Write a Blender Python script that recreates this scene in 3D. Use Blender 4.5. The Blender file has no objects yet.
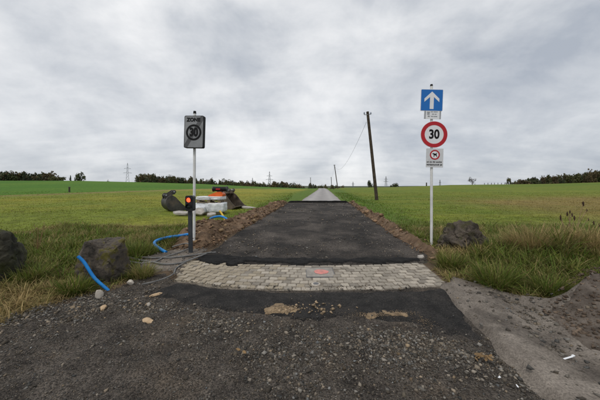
import bpy, bmesh, math, random
import numpy as np
from mathutils import Vector, Matrix, noise as mnoise

random.seed(7)
rng = np.random.default_rng(7)
C = bpy.context.scene.collection
SC = bpy.context.scene
PI = math.pi
R = math.radians

# ------------------------------------------------------------------ camera, sky, sun, exposure
EYE = 1.55
cd = bpy.data.cameras.new('camera'); cam = bpy.data.objects.new('camera', cd); C.objects.link(cam)
cam.location = (0, 0, EYE); cam.rotation_euler = (PI/2, 0, 0)
cd.sensor_width = 36; cd.lens = 16.0; cd.shift_y = -13/600
cd.clip_start = 0.05; cd.clip_end = 20000
SC.camera = cam

SUN_EL, SUN_AZ = R(56), R(205)          # azimuth clockwise from +Y
W = bpy.data.worlds.new('World'); SC.world = W; W.use_nodes = True
def build_world():
    nt = W.node_tree; N = nt.nodes; L = nt.links; N.clear()
    out = N.new('ShaderNodeOutputWorld')
    sky = N.new('ShaderNodeTexSky'); sky.sky_type = 'NISHITA'; sky.sun_disc = False
    sky.sun_elevation = SUN_EL; sky.sun_rotation = SUN_AZ
    bg1 = N.new('ShaderNodeBackground'); bg1.inputs[1].default_value = 0.1
    L.new(sky.outputs[0], bg1.inputs[0])
    tc = N.new('ShaderNodeTexCoord'); sep = N.new('ShaderNodeSeparateXYZ'); L.new(tc.outputs['Generated'], sep.inputs[0])
    def m(op, a, b=None, clamp=False):
        n = N.new('ShaderNodeMath'); n.operation = op; n.use_clamp = clamp
        for i, v in enumerate((a, b)):
            if v is None: continue
            if isinstance(v, (int, float)): n.inputs[i].default_value = v
            else: L.new(v, n.inputs[i])
        return n.outputs[0]
    z = m('MAXIMUM', sep.outputs[2], 0.0)
    den = m('ADD', z, 0.20)
    cx = m('DIVIDE', sep.outputs[0], den); cy = m('DIVIDE', sep.outputs[1], den)
    comb = N.new('ShaderNodeCombineXYZ'); L.new(cx, comb.inputs[0]); L.new(cy, comb.inputs[1])
    def noise(scale, detail, rough, dist=0.0, off=0.0, sx=1.0, sy=1.0):
        mp = N.new('ShaderNodeMapping'); mp.inputs['Location'].default_value = (off, off*.7, off*.3)
        mp.inputs['Scale'].default_value = (sx, sy, 1)
        L.new(comb.outputs[0], mp.inputs[0])
        n = N.new('ShaderNodeTexNoise'); n.inputs['Scale'].default_value = scale; n.inputs['Detail'].default_value = detail
        n.inputs['Roughness'].default_value = rough; n.inputs['Distortion'].default_value = dist
        L.new(mp.outputs[0], n.inputs['Vector']); return n.outputs[0]
    def dnoise(scale, detail, rough, sz, off, dist=0.0):
        mp = N.new('ShaderNodeMapping'); mp.inputs['Location'].default_value = (off, off*.6, off*.3); mp.inputs['Scale'].default_value = (1, 1, sz)
        L.new(tc.outputs['Generated'], mp.inputs[0]); n = N.new('ShaderNodeTexNoise'); n.inputs['Scale'].default_value = scale
        n.inputs['Detail'].default_value = detail; n.inputs['Roughness'].default_value = rough; n.inputs['Distortion'].default_value = dist
        L.new(mp.outputs[0], n.inputs['Vector']); return n.outputs[0]
    big = dnoise(1.7, 3, .5, 1.25, 4.3, .35)
    mid = dnoise(3.8, 9, .58, 1.6, 9.0, .2)
    fin = noise(2.6, 7, .55, .15, 5.0, .8, 1.6)
    s = m('ADD', m('MULTIPLY', big, .44), m('ADD', m('MULTIPLY', mid, .42), m('MULTIPLY', fin, .13)))
    ramp = N.new('ShaderNodeValToRGB'); e = ramp.color_ramp.elements
    e[0].position = .37; e[0].color = (.44, .48, .545, 1)
    e[1].position = .63; e[1].color = (.95, .955, .965, 1)
    a = e.new(.46); a.color = (.60, .63, .675, 1)
    b = e.new(.53); b.color = (.75, .77, .80, 1)
    L.new(s, ramp.inputs[0])
    bg2 = N.new('ShaderNodeBackground'); bg2.inputs[1].default_value = 1.0
    L.new(ramp.outputs[0], bg2.inputs[0])
    mx = N.new('ShaderNodeMixShader'); mx.inputs[0].default_value = .94
    L.new(bg1.outputs[0], mx.inputs[1]); L.new(bg2.outputs[0], mx.inputs[2]); L.new(mx.outputs[0], out.inputs[0])
build_world()
sl = bpy.data.lights.new('sun', 'SUN'); sl.energy = 1.4; sl.angle = R(14); sl.color = (1, .96, .9)
so = bpy.data.objects.new('sun', sl); C.objects.link(so)
sdir = Vector((math.sin(SUN_AZ)*math.cos(SUN_EL), math.cos(SUN_AZ)*math.cos(SUN_EL), math.sin(SUN_EL)))
so.rotation_euler = sdir.to_track_quat('Z', 'Y').to_euler(); so.location = sdir*50
SC.view_settings.view_transform = 'Standard'; SC.view_settings.look = 'None'
SC.view_settings.exposure = 0.0; SC.view_settings.gamma = 1.0

# ------------------------------------------------------------------ land form
def sstep(a,b,x):
    t=np.clip((np.asarray(x,float)-a)/(b-a),0,1); return t*t*(3-2*t)
def _hash(i,j,seed):
    n=(i.astype(np.int64)*374761393+j.astype(np.int64)*668265263+seed*1442695041)&0xffffffff
    n=((n^(n>>13))*1274126177)&0xffffffff
    return ((n^(n>>16))&0xffff)/65535.0
def vnoise(x,y,seed=0):
    x=np.asarray(x,float);y=np.asarray(y,float)
    i=np.floor(x);j=np.floor(y);u=x-i;v=y-j
    u=u*u*u*(u*(u*6-15)+10);v=v*v*v*(v*(v*6-15)+10)
    a=_hash(i,j,seed);b=_hash(i+1,j,seed);c=_hash(i,j+1,seed);d=_hash(i+1,j+1,seed)
    return (a+(b-a)*u+(c-a)*v+(a-b-c+d)*u*v)*2-1
def fbm(x,y,s=1.0,oct=4,seed=0):
    r=0;a=1;t=0
    for k in range(oct):
        r=r+a*vnoise(np.asarray(x)*s+17.3*k,np.asarray(y)*s-9.1*k,seed+k);t+=a;a*=.5;s*=2.03
    return r/t
# ---- plan of the road and height of the land
def road_x(y):                       # centre line
    y=np.asarray(y,float)
    return np.where(y<17.6,-0.068+0.0695*y,1.386+0.0885*(y-17.6)-0.00022*np.maximum(y-60,0)**2)
def road_z(y):
    y=np.asarray(y,float)
    near=0.034*(y-2.94)
    z=near*sstep(2.2,5.0,y)
    far=0.56+0.0045*(y-17.6)
    z=z+(far-z)*sstep(17.55,17.75,y)
    return z
CP=np.array([-300,0,75,140,200,260,300,330,345,400,450,500,550,600,900],float)
CY=np.array([180,181,181,182.4,184,186.8,188.2,188.7,187.6,187,185,184.5,184,182.5,181],float)
def H(x,y):
    x=np.asarray(x,float);y=np.asarray(y,float)
    yy=np.maximum(y,0.5)
    px=300+266.7*x/np.maximum(y,6)
    crest=EYE+(187-np.interp(px,CP,CY))*118/266.7
    base=0.05+0.012*np.clip(yy,0,60)
    side=base+(crest-base)*sstep(26,118,yy)
    s=np.abs(x-road_x(y))
    w=sstep(2.0,4.2,s)*sstep(3.2,6,yy)
    w=np.where(yy<3.2,0,w)
    side2=side+0.05*fbm(x,y,.35,3,5)*sstep(2.6,5,s)*(1-sstep(60,110,yy))
    z=road_z(np.minimum(y,112))*(1-w)+side2*w
    # undisturbed verges near the camera stand a little above the yard
    z=z+0.10*sstep(-2.9,-3.9,x)*(1-sstep(5,9,yy))+0.10*sstep(2.6,4.2,x)*(1-sstep(5,9,yy))
    z=z+0.20*np.exp(-((x-5.2)/1.5)**2-((y-5.1)/.75)**2)
    z=z-0.03*np.clip(y-118,0,400)-0.0009*np.clip(y-112,0,60)**2*sstep(112,130,y)
    z=np.maximum(z,-9)
    return z
def h1(x, y): return float(H(x, y))

# ------------------------------------------------------------------ helpers
def tag(o, label=None, cat=None, group=None, kind=None):
    if label: o['label'] = label
    if cat: o['category'] = cat
    if group: o['group'] = group
    if kind: o['kind'] = kind
    return o
def link(name, me, m=None, parent=None, loc=None, rot=None):
    o = bpy.data.objects.new(name, me); C.objects.link(o)
    if m is not None and me is not None and len(me.materials) == 0: me.materials.append(m)
    if parent is not None: o.parent = parent
    if loc is not None: o.location = loc
    if rot is not None: o.rotation_euler = rot
    return o
def thing(name, label, cat, loc=(0, 0, 0), rot=(0, 0, 0), group=None):
    o = bpy.data.objects.new(name, None); C.objects.link(o); o.empty_display_size = .2
    o.location = loc; o.rotation_euler = rot
    return tag(o, label, cat, group)
def copy_tree(o, parent=None):
    c = o.copy(); C.objects.link(c)
    if parent is not None: c.parent = parent
    for ch in list(o.children): copy_tree(ch, c)
    return c
def mesh_from(name, V, F, smooth=False):
    me = bpy.data.meshes.new(name); me.from_pydata([tuple(v) for v in V], [], [tuple(f) for f in F]); me.update()
    if smooth: me.polygons.foreach_set('use_smooth', [True]*len(me.polygons))
    return me
def tri_mesh(name, V, T, col=None, smooth=False):
    """V (n,3), T (m,k) equal-sized faces, col (n,3) colour variation"""
    V = np.asarray(V, np.float32); T = np.asarray(T, np.int32); k = T.shape[1]
    me = bpy.data.meshes.new(name)
    me.vertices.add(len(V)); me.vertices.foreach_set('co', V.ravel())
    me.loops.add(T.size); me.loops.foreach_set('vertex_index', T.ravel())
    me.polygons.add(len(T))
    me.polygons.foreach_set('loop_start', np.arange(0, T.size, k, dtype=np.int32))
    me.polygons.foreach_set('loop_total', np.full(len(T), k, np.int32))
    if smooth: me.polygons.foreach_set('use_smooth', np.ones(len(T), bool))
    me.update(calc_edges=True)
    if col is not None:
        a = me.color_attributes.new('tint', 'FLOAT_COLOR', 'POINT')
        a.data.foreach_set('color', np.concatenate([col, np.ones((len(col), 1))], 1).astype(np.float32).ravel())
    return me
def bm_obj(name, bm, m, parent=None, loc=None, rot=None, smooth=False, angle=None):
    me = bpy.data.meshes.new(name); bmesh.ops.recalc_face_normals(bm, faces=bm.faces[:]); bm.to_mesh(me); bm.free()
    if smooth:
        me.polygons.foreach_set('use_smooth', [True]*len(me.polygons))
        if angle: me.set_sharp_from_angle(angle=angle)
    return link(name, me, m, parent, loc, rot)
def box(bm, c, s, rot=None, bev=0.0, seg=1):
    M = Matrix.Translation(c) @ (rot.to_matrix().to_4x4() if rot is not None else Matrix.Identity(4)) @ Matrix.Diagonal((*s, 1))
    r = bmesh.ops.create_cube(bm, size=1, matrix=M)
    if bev > 0:
        es = list({e for v in r['verts'] for e in v.link_edges})
        bmesh.ops.bevel(bm, geom=es, offset=bev, segments=seg, affect='EDGES', profile=.6)
def cyl(bm, p0, p1, r0, r1=None, n=12, caps=True):
    r1 = r0 if r1 is None else r1
    p0 = Vector(p0); p1 = Vector(p1); d = p1-p0
    M = Matrix.Translation((p0+p1)/2) @ d.to_track_quat('Z', 'Y').to_matrix().to_4x4()
    bmesh.ops.create_cone(bm, cap_ends=caps, segments=n, radius1=r0, radius2=max(r1, 1e-4), depth=d.length, matrix=M)
def prism(bm, pts, y0, y1):
    """closed outline in x,z swept along y"""
    a = [bm.verts.new((x, y0, z)) for x, z in pts]; b = [bm.verts.new((x, y1, z)) for x, z in pts]
    bm.faces.new(a); bm.faces.new(b[::-1]); n = len(pts)
    for i in range(n): bm.faces.new((a[i], b[i], b[(i+1) % n], a[(i+1) % n]))
def ring(bm, ro, ri, y0, y1, n=48, c=(0, 0)):
    V = []
    for i in range(n):
        t = 2*PI*i/n; cs, sn = math.cos(t), math.sin(t)
        V.append([bm.verts.new((c[0]+r*cs, y, c[1]+r*sn)) for r, y in ((ro, y0), (ro, y1), (ri, y1), (ri, y0))])
    for i in range(n):
        a, b = V[i], V[(i+1) % n]
        for k in range(4): bm.faces.new((a[k], a[(k+1) % 4], b[(k+1) % 4], b[k]))
def rrect(w, h, r, n=4):
    P = []
    for cx, cz, a0 in ((w/2-r, h/2-r, 0), (-w/2+r, h/2-r, 90), (-w/2+r, -h/2+r, 180), (w/2-r, -h/2+r, 270)):
        for k in range(n+1):
            a = R(a0+90*k/n); P.append((cx+r*math.cos(a), cz+r*math.sin(a)))
    return P
def spline(P, n=8):
    P = [Vector(p) for p in P]; out = []
    for i in range(len(P)-1):
        p0 = P[max(i-1, 0)]; p1 = P[i]; p2 = P[i+1]; p3 = P[min(i+2, len(P)-1)]
        for k in range(n):
            t = k/n
            out.append(.5*((2*p1)+(p2-p0)*t+(2*p0-5*p1+4*p2-p3)*t*t+(3*p1-p0-3*p2+p3)*t**3))
    out.append(P[-1]); return out
def tube(bm, pts, r, n=8):
    pts = [Vector(p) for p in pts]; rings = []; up = Vector((0, 0, 1)); nrm = None
    for i, p in enumerate(pts):
        d = (pts[min(i+1, len(pts)-1)]-pts[max(i-1, 0)]).normalized()
        if nrm is None:
            nrm = d.cross(up if abs(d.z) < .9 else Vector((1, 0, 0))).normalized()
        nrm = (nrm-d*nrm.dot(d)).normalized(); b = d.cross(nrm)
        rr = r(i/(len(pts)-1)) if callable(r) else r
        rings.append([bm.verts.new(p+(nrm*math.cos(2*PI*k/n)+b*math.sin(2*PI*k/n))*rr) for k in range(n)])
    for i in range(len(rings)-1):
        for k in range(n): bm.faces.new((rings[i][k], rings[i][(k+1) % n], rings[i+1][(k+1) % n], rings[i+1][k]))
    bm.faces.new(rings[0][::-1]); bm.faces.new(rings[-1])
def text_mesh(s, size, ext=.001, bold=0.0, sx=1.0, space=1.0):
    cu = bpy.data.curves.new('lettering', 'FONT'); cu.body = s; cu.size = size; cu.align_x = 'CENTER'; cu.align_y = 'CENTER'
    cu.extrude = ext; cu.offset = bold; cu.space_character = space
    o = bpy.data.objects.new('lettering', cu); C.objects.link(o)
    dg = bpy.context.evaluated_depsgraph_get(); me = bpy.data.meshes.new_from_object(o.evaluated_get(dg))
    bpy.data.objects.remove(o); bpy.data.curves.remove(cu)
    me.transform(Matrix.Rotation(PI/2, 4, 'X') @ Matrix.Diagonal((sx, 1, 1, 1))); me.materials.clear(); return me

# ------------------------------------------------------------------ materials
def mat(name, c1, c2=None, scale=8.0, rough=.85, bump=0.0, bscale=None, c3=None, s3=None, t3=(.55, .7), attr=False,
        metal=0.0, emit=None, estr=0.0, space='obj', detail=6, bdist=.01, vor=0.0, vscale=60.0, spec=.4, ramp=(.35, .65), rand=0.0, trans=0.0):
    m = bpy.data.materials.new(name); m.use_nodes = True; nt = m.node_tree; N = nt.nodes; L = nt.links
    p = N['Principled BSDF']; p.inputs['Roughness'].default_value = rough; p.inputs['Metallic'].default_value = metal
    p.inputs['Specular IOR Level'].default_value = spec
    if space == 'obj':
        vec = N.new('ShaderNodeTexCoord').outputs['Object']
        oi = N.new('ShaderNodeObjectInfo'); ad = N.new('ShaderNodeVectorMath'); ad.operation = 'MULTIPLY_ADD'
        L.new(oi.outputs['Random'], ad.inputs[0]); ad.inputs[1].default_value = (13, 7, 5); L.new(vec, ad.inputs[2]); vec = ad.outputs[0]
    else:
        vec = N.new('ShaderNodeNewGeometry').outputs['Position']; oi = None
    def noise(s, d=detail, r=.6):
        n = N.new('ShaderNodeTexNoise'); n.inputs['Scale'].default_value = s; n.inputs['Detail'].default_value = d
        n.inputs['Roughness'].default_value = r; L.new(vec, n.inputs['Vector']); return n.outputs[0]
    def mixc(f, a, b, typ='MIX'):
        x = N.new('ShaderNodeMix'); x.data_type = 'RGBA'; x.blend_type = typ
        for i, v in ((0, f), (6, a), (7, b)):
            if isinstance(v, (int, float)): x.inputs[i].default_value = v
            elif isinstance(v, tuple): x.inputs[i].default_value = (*v, 1)
            else: L.new(v, x.inputs[i])
        return x.outputs[2]
    def mapr(v, a, b, c=0.0, d=1.0):
        n = N.new('ShaderNodeMapRange'); L.new(v, n.inputs[0])
        for i, q in enumerate((a, b, c, d)): n.inputs[1+i].default_value = q
        return n.outputs[0]
    col = c1
    if c2 is not None: col = mixc(mapr(noise(scale), *ramp), c1, c2)
    if c3 is not None: col = mixc(mapr(noise(s3 or scale*.3, 5), *t3), col, c3)
    if attr:
        a = N.new('ShaderNodeAttribute'); a.attribute_name = 'tint'
        col = mixc(1.0, a.outputs['Color'], col, 'MULTIPLY') if c2 is not None else a.outputs['Color']
    if rand > 0:
        oi = oi or N.new('ShaderNodeObjectInfo')
        f = mapr(oi.outputs['Random'], 0, 1, 1-rand, 1+rand)
        cb = N.new('ShaderNodeCombineColor')
        for i in range(3): L.new(f, cb.inputs[i])
        col = mixc(1.0, col, cb.outputs[0], 'MULTIPLY')
    hgt = None
    if vor > 0:
        v = N.new('ShaderNodeTexVoronoi'); v.inputs['Scale'].default_value = vscale; L.new(vec, v.inputs['Vector'])
        sepc = N.new('ShaderNodeSeparateColor'); L.new(v.outputs['Color'], sepc.inputs[0])
        f = mapr(sepc.outputs[0], 0, 1, 1-vor, 1+vor); cb = N.new('ShaderNodeCombineColor')
        for i in range(3): L.new(f, cb.inputs[i])
        col = mixc(1.0, col, cb.outputs[0], 'MULTIPLY')
        hgt = mapr(v.outputs['Distance'], 0, .6, 1, 0)
    if isinstance(col, tuple): p.inputs['Base Color'].default_value = (*col, 1)
    else: L.new(col, p.inputs['Base Color'])
    if bump > 0:
        b = N.new('ShaderNodeBump'); b.inputs['Strength'].default_value = bump; b.inputs['Distance'].default_value = bdist
        hn = noise(bscale or scale*3, 8, .65)
        if hgt is not None:
            ad = N.new('ShaderNodeMath'); ad.operation = 'ADD'; L.new(hn, ad.inputs[0]); L.new(hgt, ad.inputs[1]); hn = ad.outputs[0]
        L.new(hn, b.inputs['Height']); L.new(b.outputs[0], p.inputs['Normal'])
    if emit:
        p.inputs['Emission Color'].default_value = (*emit, 1); p.inputs['Emission Strength'].default_value = estr
    if trans > 0:
        t = N.new('ShaderNodeBsdfTranslucent'); mx = N.new('ShaderNodeMixShader'); mx.inputs[0].default_value = trans
        if isinstance(col, tuple): t.inputs[0].default_value = (*col, 1)
        else: L.new(col, t.inputs[0])
        L.new(p.outputs[0], mx.inputs[1]); L.new(t.outputs[0], mx.inputs[2]); L.new(mx.outputs[0], N['Material Output'].inputs[0])
    return m
M = {}
M['land'] = mat('land', (.7, .7, .7), (1.3, 1.3, 1.3), 2.2, attr=True, space='pos', bump=.9, bscale=9, bdist=.08, spec=.15, detail=9)
M['grass'] = mat('grass_blade', (1, 1, 1), attr=True, rough=.7, spec=.2, trans=.3)
M['yard'] = mat('gravel_yard', (.044, .037, .031), (.132, .112, .093), 3.0, space='pos', bump=1, bscale=55, bdist=.02, vor=.5, vscale=75, c3=(.120, .094, .070), s3=1.2, t3=(.52, .68), spec=.2)
M['patch'] = mat('bitumen_patch', (.014, .0128, .0118), (.036, .0325, .0295), 5.0, space='pos', bump=1, bscale=60, bdist=.012, c3=(.060, .052, .045), s3=1.7, t3=(.52, .76), rough=.85, spec=.25, vor=.6, vscale=95, detail=10)
M['base'] = mat('new_road_base', (.016, .0134, .0112), (.046, .038, .0315), 2.2, space='pos', bump=1, bscale=40, bdist=.014, c3=(.125, .105, .088), s3=.9, t3=(.47, .74), vor=.6, vscale=55, spec=.25, rough=.85, detail=9)
M['tar'] = mat('tar', (.008, .0076, .0074), (.022, .0205, .0195), 9, space='pos', bump=1, bscale=45, bdist=.015, rough=.85, spec=.2, vor=.4, vscale=90)
M['oldroad'] = mat('old_asphalt', (.26, .245, .235), (.36, .34, .325), 1.6, space='pos', bump=.3, bscale=60, attr=True)
M['bed'] = mat('joint_sand', (.12, .102, .082), (.25, .215, .168), 14, space='pos', bump=.8, bscale=120, bdist=.005)
M['sett'] = mat('sett_stone', (.245, .215, .178), (.41, .362, .30), 12, bump=.8, bscale=45, bdist=.008, c3=(.39, .35, .285), s3=2.2, t3=(.45, .66), rand=.30, rough=.85, spec=.25)
M['shoulder'] = mat('dusty_earth', (.112, .094, .077), (.215, .186, .157), 2.6, space='pos', bump=.5, bscale=70, bdist=.006, c3=(.060, .050, .042), s3=1.5, t3=(.52, .70), vor=.28, vscale=85, spec=.2, detail=10)
M['soil'] = mat('dug_soil', (.085, .055, .034), (.225, .148, .092), 5, space='pos', bump=1, bscale=28, bdist=.04, c3=(.22, .165, .115), s3=2.6, t3=(.56, .72), spec=.15)
M['clod'] = mat('soil_clod', (.105, .068, .043), (.26, .175, .112), 6, attr=True, space='pos', bump=.8, bscale=60, spec=.15)
M['gravel'] = mat('gravel_stone', (.8, .8, .8), (1.25, 1.22, 1.18), 20, attr=True, space='pos', bump=.3, bscale=120, rough=.85, spec=.3)
M['boulder'] = mat('mossy_boulder', (.022, .019, .015), (.150, .122, .096), 5.5, bump=.8, bscale=26, bdist=.03, c3=(.095, .082, .016), s3=5.5, t3=(.52, .60))
M['boulder_brown'] = mat('brown_boulder', (.022, .018, .014), (.12, .095, .072), 5, bump=1, bscale=12, bdist=.06, c3=(.05, .045, .016), s3=3, t3=(.5, .62))
M['boulder_green'] = mat('green_boulder', (.018, .018, .011), (.075, .068, .045), 5, bump=1, bscale=12, bdist=.06, c3=(.05, .055, .012), s3=3, t3=(.46, .6))
M['heap'] = mat('heap_earth', (.070, .056, .045), (.165, .137, .113), 6, space='pos', bump=1, bscale=34, bdist=.02, c3=(.06, .048, .038), s3=2.2, t3=(.52, .66), spec=.15)
M['sett_sandy'] = mat('sandy_sett', (.27, .225, .165), (.42, .36, .27), 12, bump=.8, bscale=45, bdist=.008, c3=(.36, .32, .26), s3=2.2, t3=(.5, .66), rand=.16, rough=.9, spec=.2)
M['damp'] = mat('damp_bitumen', (.008, .0072, .0064), (.022, .019, .0165), 9, space='pos', bump=.8, bscale=60, bdist=.01, rough=.7, spec=.3, vor=.5, vscale=95)
M['blueplate'] = mat('blue_sign_paint', (.005, .135, .46), (.006, .15, .50), 3, rough=.4)
M['white'] = mat('white_sign_paint', (.74, .75, .76), (.80, .81, .82), 4, rough=.45)
M['offwhite'] = mat('grey_white_sign', (.56, .57, .58), (.64, .65, .66), 6, rough=.5)
M['red'] = mat('red_sign_paint', (.42, .008, .015), (.48, .012, .02), 4, rough=.4)
M['black'] = mat('black_paint', (.006, .006, .0065), (.010, .010, .011), 8, rough=.6, spec=.2)
M['greyface'] = mat('weathered_grey_sign', (.22, .227, .235), (.29, .297, .305), 5, rough=.6, spec=.25, c3=(.17, .175, .18), s3=2.5)
M['greydark'] = mat('dark_grey_print', (.075, .076, .078), (.10, .101, .104), 8, rough=.5)
M['galv'] = mat('galvanised_steel', (.30, .31, .32), (.42, .43, .44), 10, rough=.45, metal=.5)
M['postwhite'] = mat('white_post', (.62, .62, .60), (.76, .76, .74), 5, rough=.5, c3=(.46, .44, .40), s3=3, t3=(.6, .8))
M['postdark'] = mat('dark_post', (.03, .034, .038), (.055, .06, .066), 6, rough=.5)
M['housing'] = mat('black_plastic', (.010, .010, .011), (.018, .018, .019), 10, rough=.45)
M['lamp'] = mat('lit_red_lens', (.7, .03, .01), rough=.3, emit=(1, .10, .035), estr=2.2)
M['lensoff'] = mat('unlit_lens', (.012, .022, .016), (.02, .03, .024), 10, rough=.15)
M['bluepipe'] = mat('blue_conduit', (.004, .17, .50), (.008, .22, .60), 6, rough=.45, c3=(.07, .13, .20), s3=9, t3=(.58, .72))
M['yellowpipe'] = mat('yellow_conduit', (.55, .36, .02), (.66, .44, .04), 6, rough=.5)
M['cable'] = mat('grey_cable', (.10, .10, .098), (.20, .195, .185), 7, rough=.7)
M['bucket'] = mat('worn_dark_steel', (.030, .029, .028), (.075, .070, .064), 4, rough=.55, bump=.5, bscale=20, c3=(.13, .10, .075), s3=2.2, t3=(.55, .75), metal=.2)
M['rusty'] = mat('muddy_steel', (.05, .04, .032), (.12, .092, .068), 4, rough=.7, bump=.5, bscale=20, c3=(.19, .14, .10), s3=2.2, t3=(.5, .7))
M['wood'] = mat('weathered_wood', (.20, .15, .10), (.32, .25, .17), 6, rough=.85, bump=.4)
M['pole'] = mat('creosoted_pole', (.035, .026, .019), (.085, .066, .048), 5, rough=.85, bump=.6, bscale=24, spec=.2)
M['wrap'] = mat('white_plastic_sacking', (.56, .575, .60), (.78, .79, .80), 5, rough=.4, bump=.8, bscale=9, bdist=.04)
M['concrete'] = mat('broken_concrete', (.30, .27, .24), (.48, .45, .41), 6, rough=.9, bump=.7, bscale=30)
M['orange'] = mat('orange_machine_paint', (.62, .10, .015), (.72, .14, .02), 5, rough=.45, c3=(.30, .07, .02), s3=4, t3=(.6, .8))
M['leaf'] = mat('tree_leaves', (1.4, 1.4, 1.4), (2.3, 2.25, 2.15), 1.5, attr=True, rough=.8, spec=.15)
M['bark'] = mat('bark', (.035, .03, .025), (.075, .062, .05), 3, rough=.9, bump=.5)
M['steel'] = mat('grey_lattice_steel', (.17, .18, .20), (.23, .24, .26), 3, rough=.6)
M['ceramic'] = mat('glazed_insulator', (.20, .22, .28), (.30, .33, .42), 8, rough=.25)
M['wire'] = mat('overhead_wire', (.05, .05, .052), (.07, .07, .072), 3, rough=.6)
M['plate'] = mat('concrete_cover', (.21, .192, .168), (.31, .285, .25), 9, rough=.85, bump=.4, bscale=60)
M['pink'] = mat('pink_spray_paint', (.52, .18, .155), (.62, .25, .215), 12, rough=.8, c3=(.30, .22, .19), s3=14, t3=(.52, .66))
M['iron'] = mat('cast_iron', (.14, .14, .145), (.24, .24, .245), 15, rough=.5, metal=.4)
M['sand'] = mat('yellow_sand', (.15, .105, .062), (.30, .215, .125), 14, space='pos', bump=.8, bscale=80)
M['pale'] = mat('pale_stone', (.36, .32, .27), (.52, .47, .40), 9, rough=.85, bump=.6, bscale=26)
M['ochre'] = mat('ochre_stone', (.34, .23, .13), (.52, .38, .24), 9, rough=.9, bump=.6, bscale=26)
M['dead'] = mat('dead_stalk', (.16, .11, .06), (.30, .21, .12), 9, rough=.9)
M['seed'] = mat('dark_seed_head', (.035, .02, .013), (.08, .046, .028), 20, rough=.95)
M['deadleaf'] = mat('dead_leaf', (.13, .08, .035), (.24, .15, .065), 20, rough=.8)
M['hill'] = mat('far_hill', (.045, .06, .035), (.07, .085, .045), .01, space='pos', rough=.95)

# ------------------------------------------------------------------ ground
def axis(lo, hi, step, far_lo, far_hi, g):
    a = list(np.arange(lo, hi+1e-6, step)); s = step
    while a[-1] < far_hi: s *= g; a.append(a[-1]+s)
    b = [lo]; s = step
    while b[-1] > far_lo: s *= g; b.append(b[-1]-s)
    return np.array(b[:0:-1]+a)
def grid_faces(nx, ny):
    i = np.arange(nx*ny).reshape(ny, nx)
    return np.stack([i[:-1, :-1].ravel(), i[:-1, 1:].ravel(), i[1:, 1:].ravel(), i[1:, :-1].ravel()], 1)
GREEN = np.array([.050, .088, .018]); YELL = np.array([.250, .232, .030]); VIV = np.array([.054, .138, .010]); TAN = np.array([.215, .165, .082])
def mixv(a, b, t): return a*(1-t[..., None])+b*t[..., None]
def left_bank_x(y): return np.interp(y, [4.8, 5.6, 6.1, 8.5, 10.5, 15.7, 17.5], [-2.8, -2.95, -3.05, -2.9, -2.4, -1.3, -1.0])
def right_bank_x(y): return np.interp(y, [4.4, 5.5, 7.5, 10, 15.7, 17.5], [2.55, 2.8, 2.95, 3.1, 3.1, 3.1])
def land_colour(x, y):
    n1 = fbm(x, y, .10, 4, 21); n2 = fbm(x, y, .5, 4, 33); n3 = .6*fbm(x, y*.45, .055, 3, 44)+.7*fbm(x*.06, y*.55, 1.0, 4, 45)*(1-sstep(60, 120, y))
    c = np.broadcast_to(GREEN, x.shape+(3,)).copy()
    left = (x < road_x(y)).astype(float)
    # rough meadow, left: yellow green with straw; bright crop beyond it
    meadow = mixv(np.broadcast_to(np.array([.150, .182, .022]), c.shape), np.broadcast_to(YELL, c.shape), np.clip(.5+1.3*n1+.5*n2, 0, 1))
    strip = np.exp(-((y-(77+1.27*x))/3.0)**2)*.7
    meadow = mixv(meadow, np.broadcast_to(TAN*.95, c.shape), np.clip(strip, 0, 1))
    viv = sstep(-1.5, 1.5, y-(80+1.27*x)+n1*2)
    crop = mixv(np.broadcast_to(VIV, c.shape), np.broadcast_to(np.array([.082, .165, .013]), c.shape), np.clip(.5+n3, 0, 1))
    lc = mixv(meadow, crop, viv)
    # stubble with regrowth, right: brown patches in the middle ground, greener beyond
    rc = mixv(np.broadcast_to(np.array([.098, .150, .014]), c.shape), np.broadcast_to(np.array([.160, .180, .022]), c.shape), np.clip(.5+n3*1.2+.4*n2, 0, 1))
    brown = np.clip(np.exp(-((y-19-.25*(x-18))/7.5)**2)*(1.1+.9*n1+.5*n2), 0, .9)*sstep(9, 17, x)
    rc = mixv(rc, np.broadcast_to(np.array([.215, .158, .050]), c.shape), brown)
    c = mixv(rc, lc, left)
    s = np.abs(x-road_x(y))
    verge = (1-sstep(3.2, 5.5, s))*sstep(7, 12, y)
    c = mixv(c, np.broadcast_to(np.array([.078, .138, .016]), c.shape), verge*.85)
    near = (1-sstep(5.5+2*n2, 11+3*n1, y))
    dry = np.clip(.62+1.0*n2, 0, 1)
    nb = mixv(np.broadcast_to(np.array([.052, .062, .022]), c.shape), np.broadcast_to(np.array([.16, .125, .066]), c.shape), dry)
    c = mixv(c, nb, near*.85)
    # bare soil next to the works
    bare = (1-sstep(.25, .6, np.maximum(left_bank_x(y)-x, x-right_bank_x(y)))) * (1-sstep(17.5, 18.5, y))
    c = mixv(c, np.broadcast_to(np.array([.12, .085, .055]), c.shape), bare)
    return c
xs = axis(-7, 7, .08, -3500, 3500, 1.045); ys = axis(1.0, 13, .08, -60, 4500, 1.035)
X, Y = np.meshgrid(xs, ys)
Z = H(X, Y)
def poly_sd(P, x, y):
    """signed distance to polygon, positive inside"""
    P = np.asarray(P, float); d = np.full(x.shape, 1e9); ins = np.zeros(x.shape, bool)
    for i in range(len(P)):
        a = P[i]; b = P[(i+1) % len(P)]; e = b-a; wx = x-a[0]; wy = y-a[1]
        t = np.clip((wx*e[0]+wy*e[1])/(e@e+1e-12), 0, 1)
        d = np.minimum(d, (wx-e[0]*t)**2+(wy-e[1]*t)**2)
        cr = ((a[1] <= y) & (b[1] > y) & (e[0]*wy-e[1]*wx > 0)) | ((a[1] > y) & (b[1] <= y) & (e[0]*wy-e[1]*wx < 0))
        ins ^= cr
    return np.where(ins, 1, -1)*np.sqrt(d)
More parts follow.
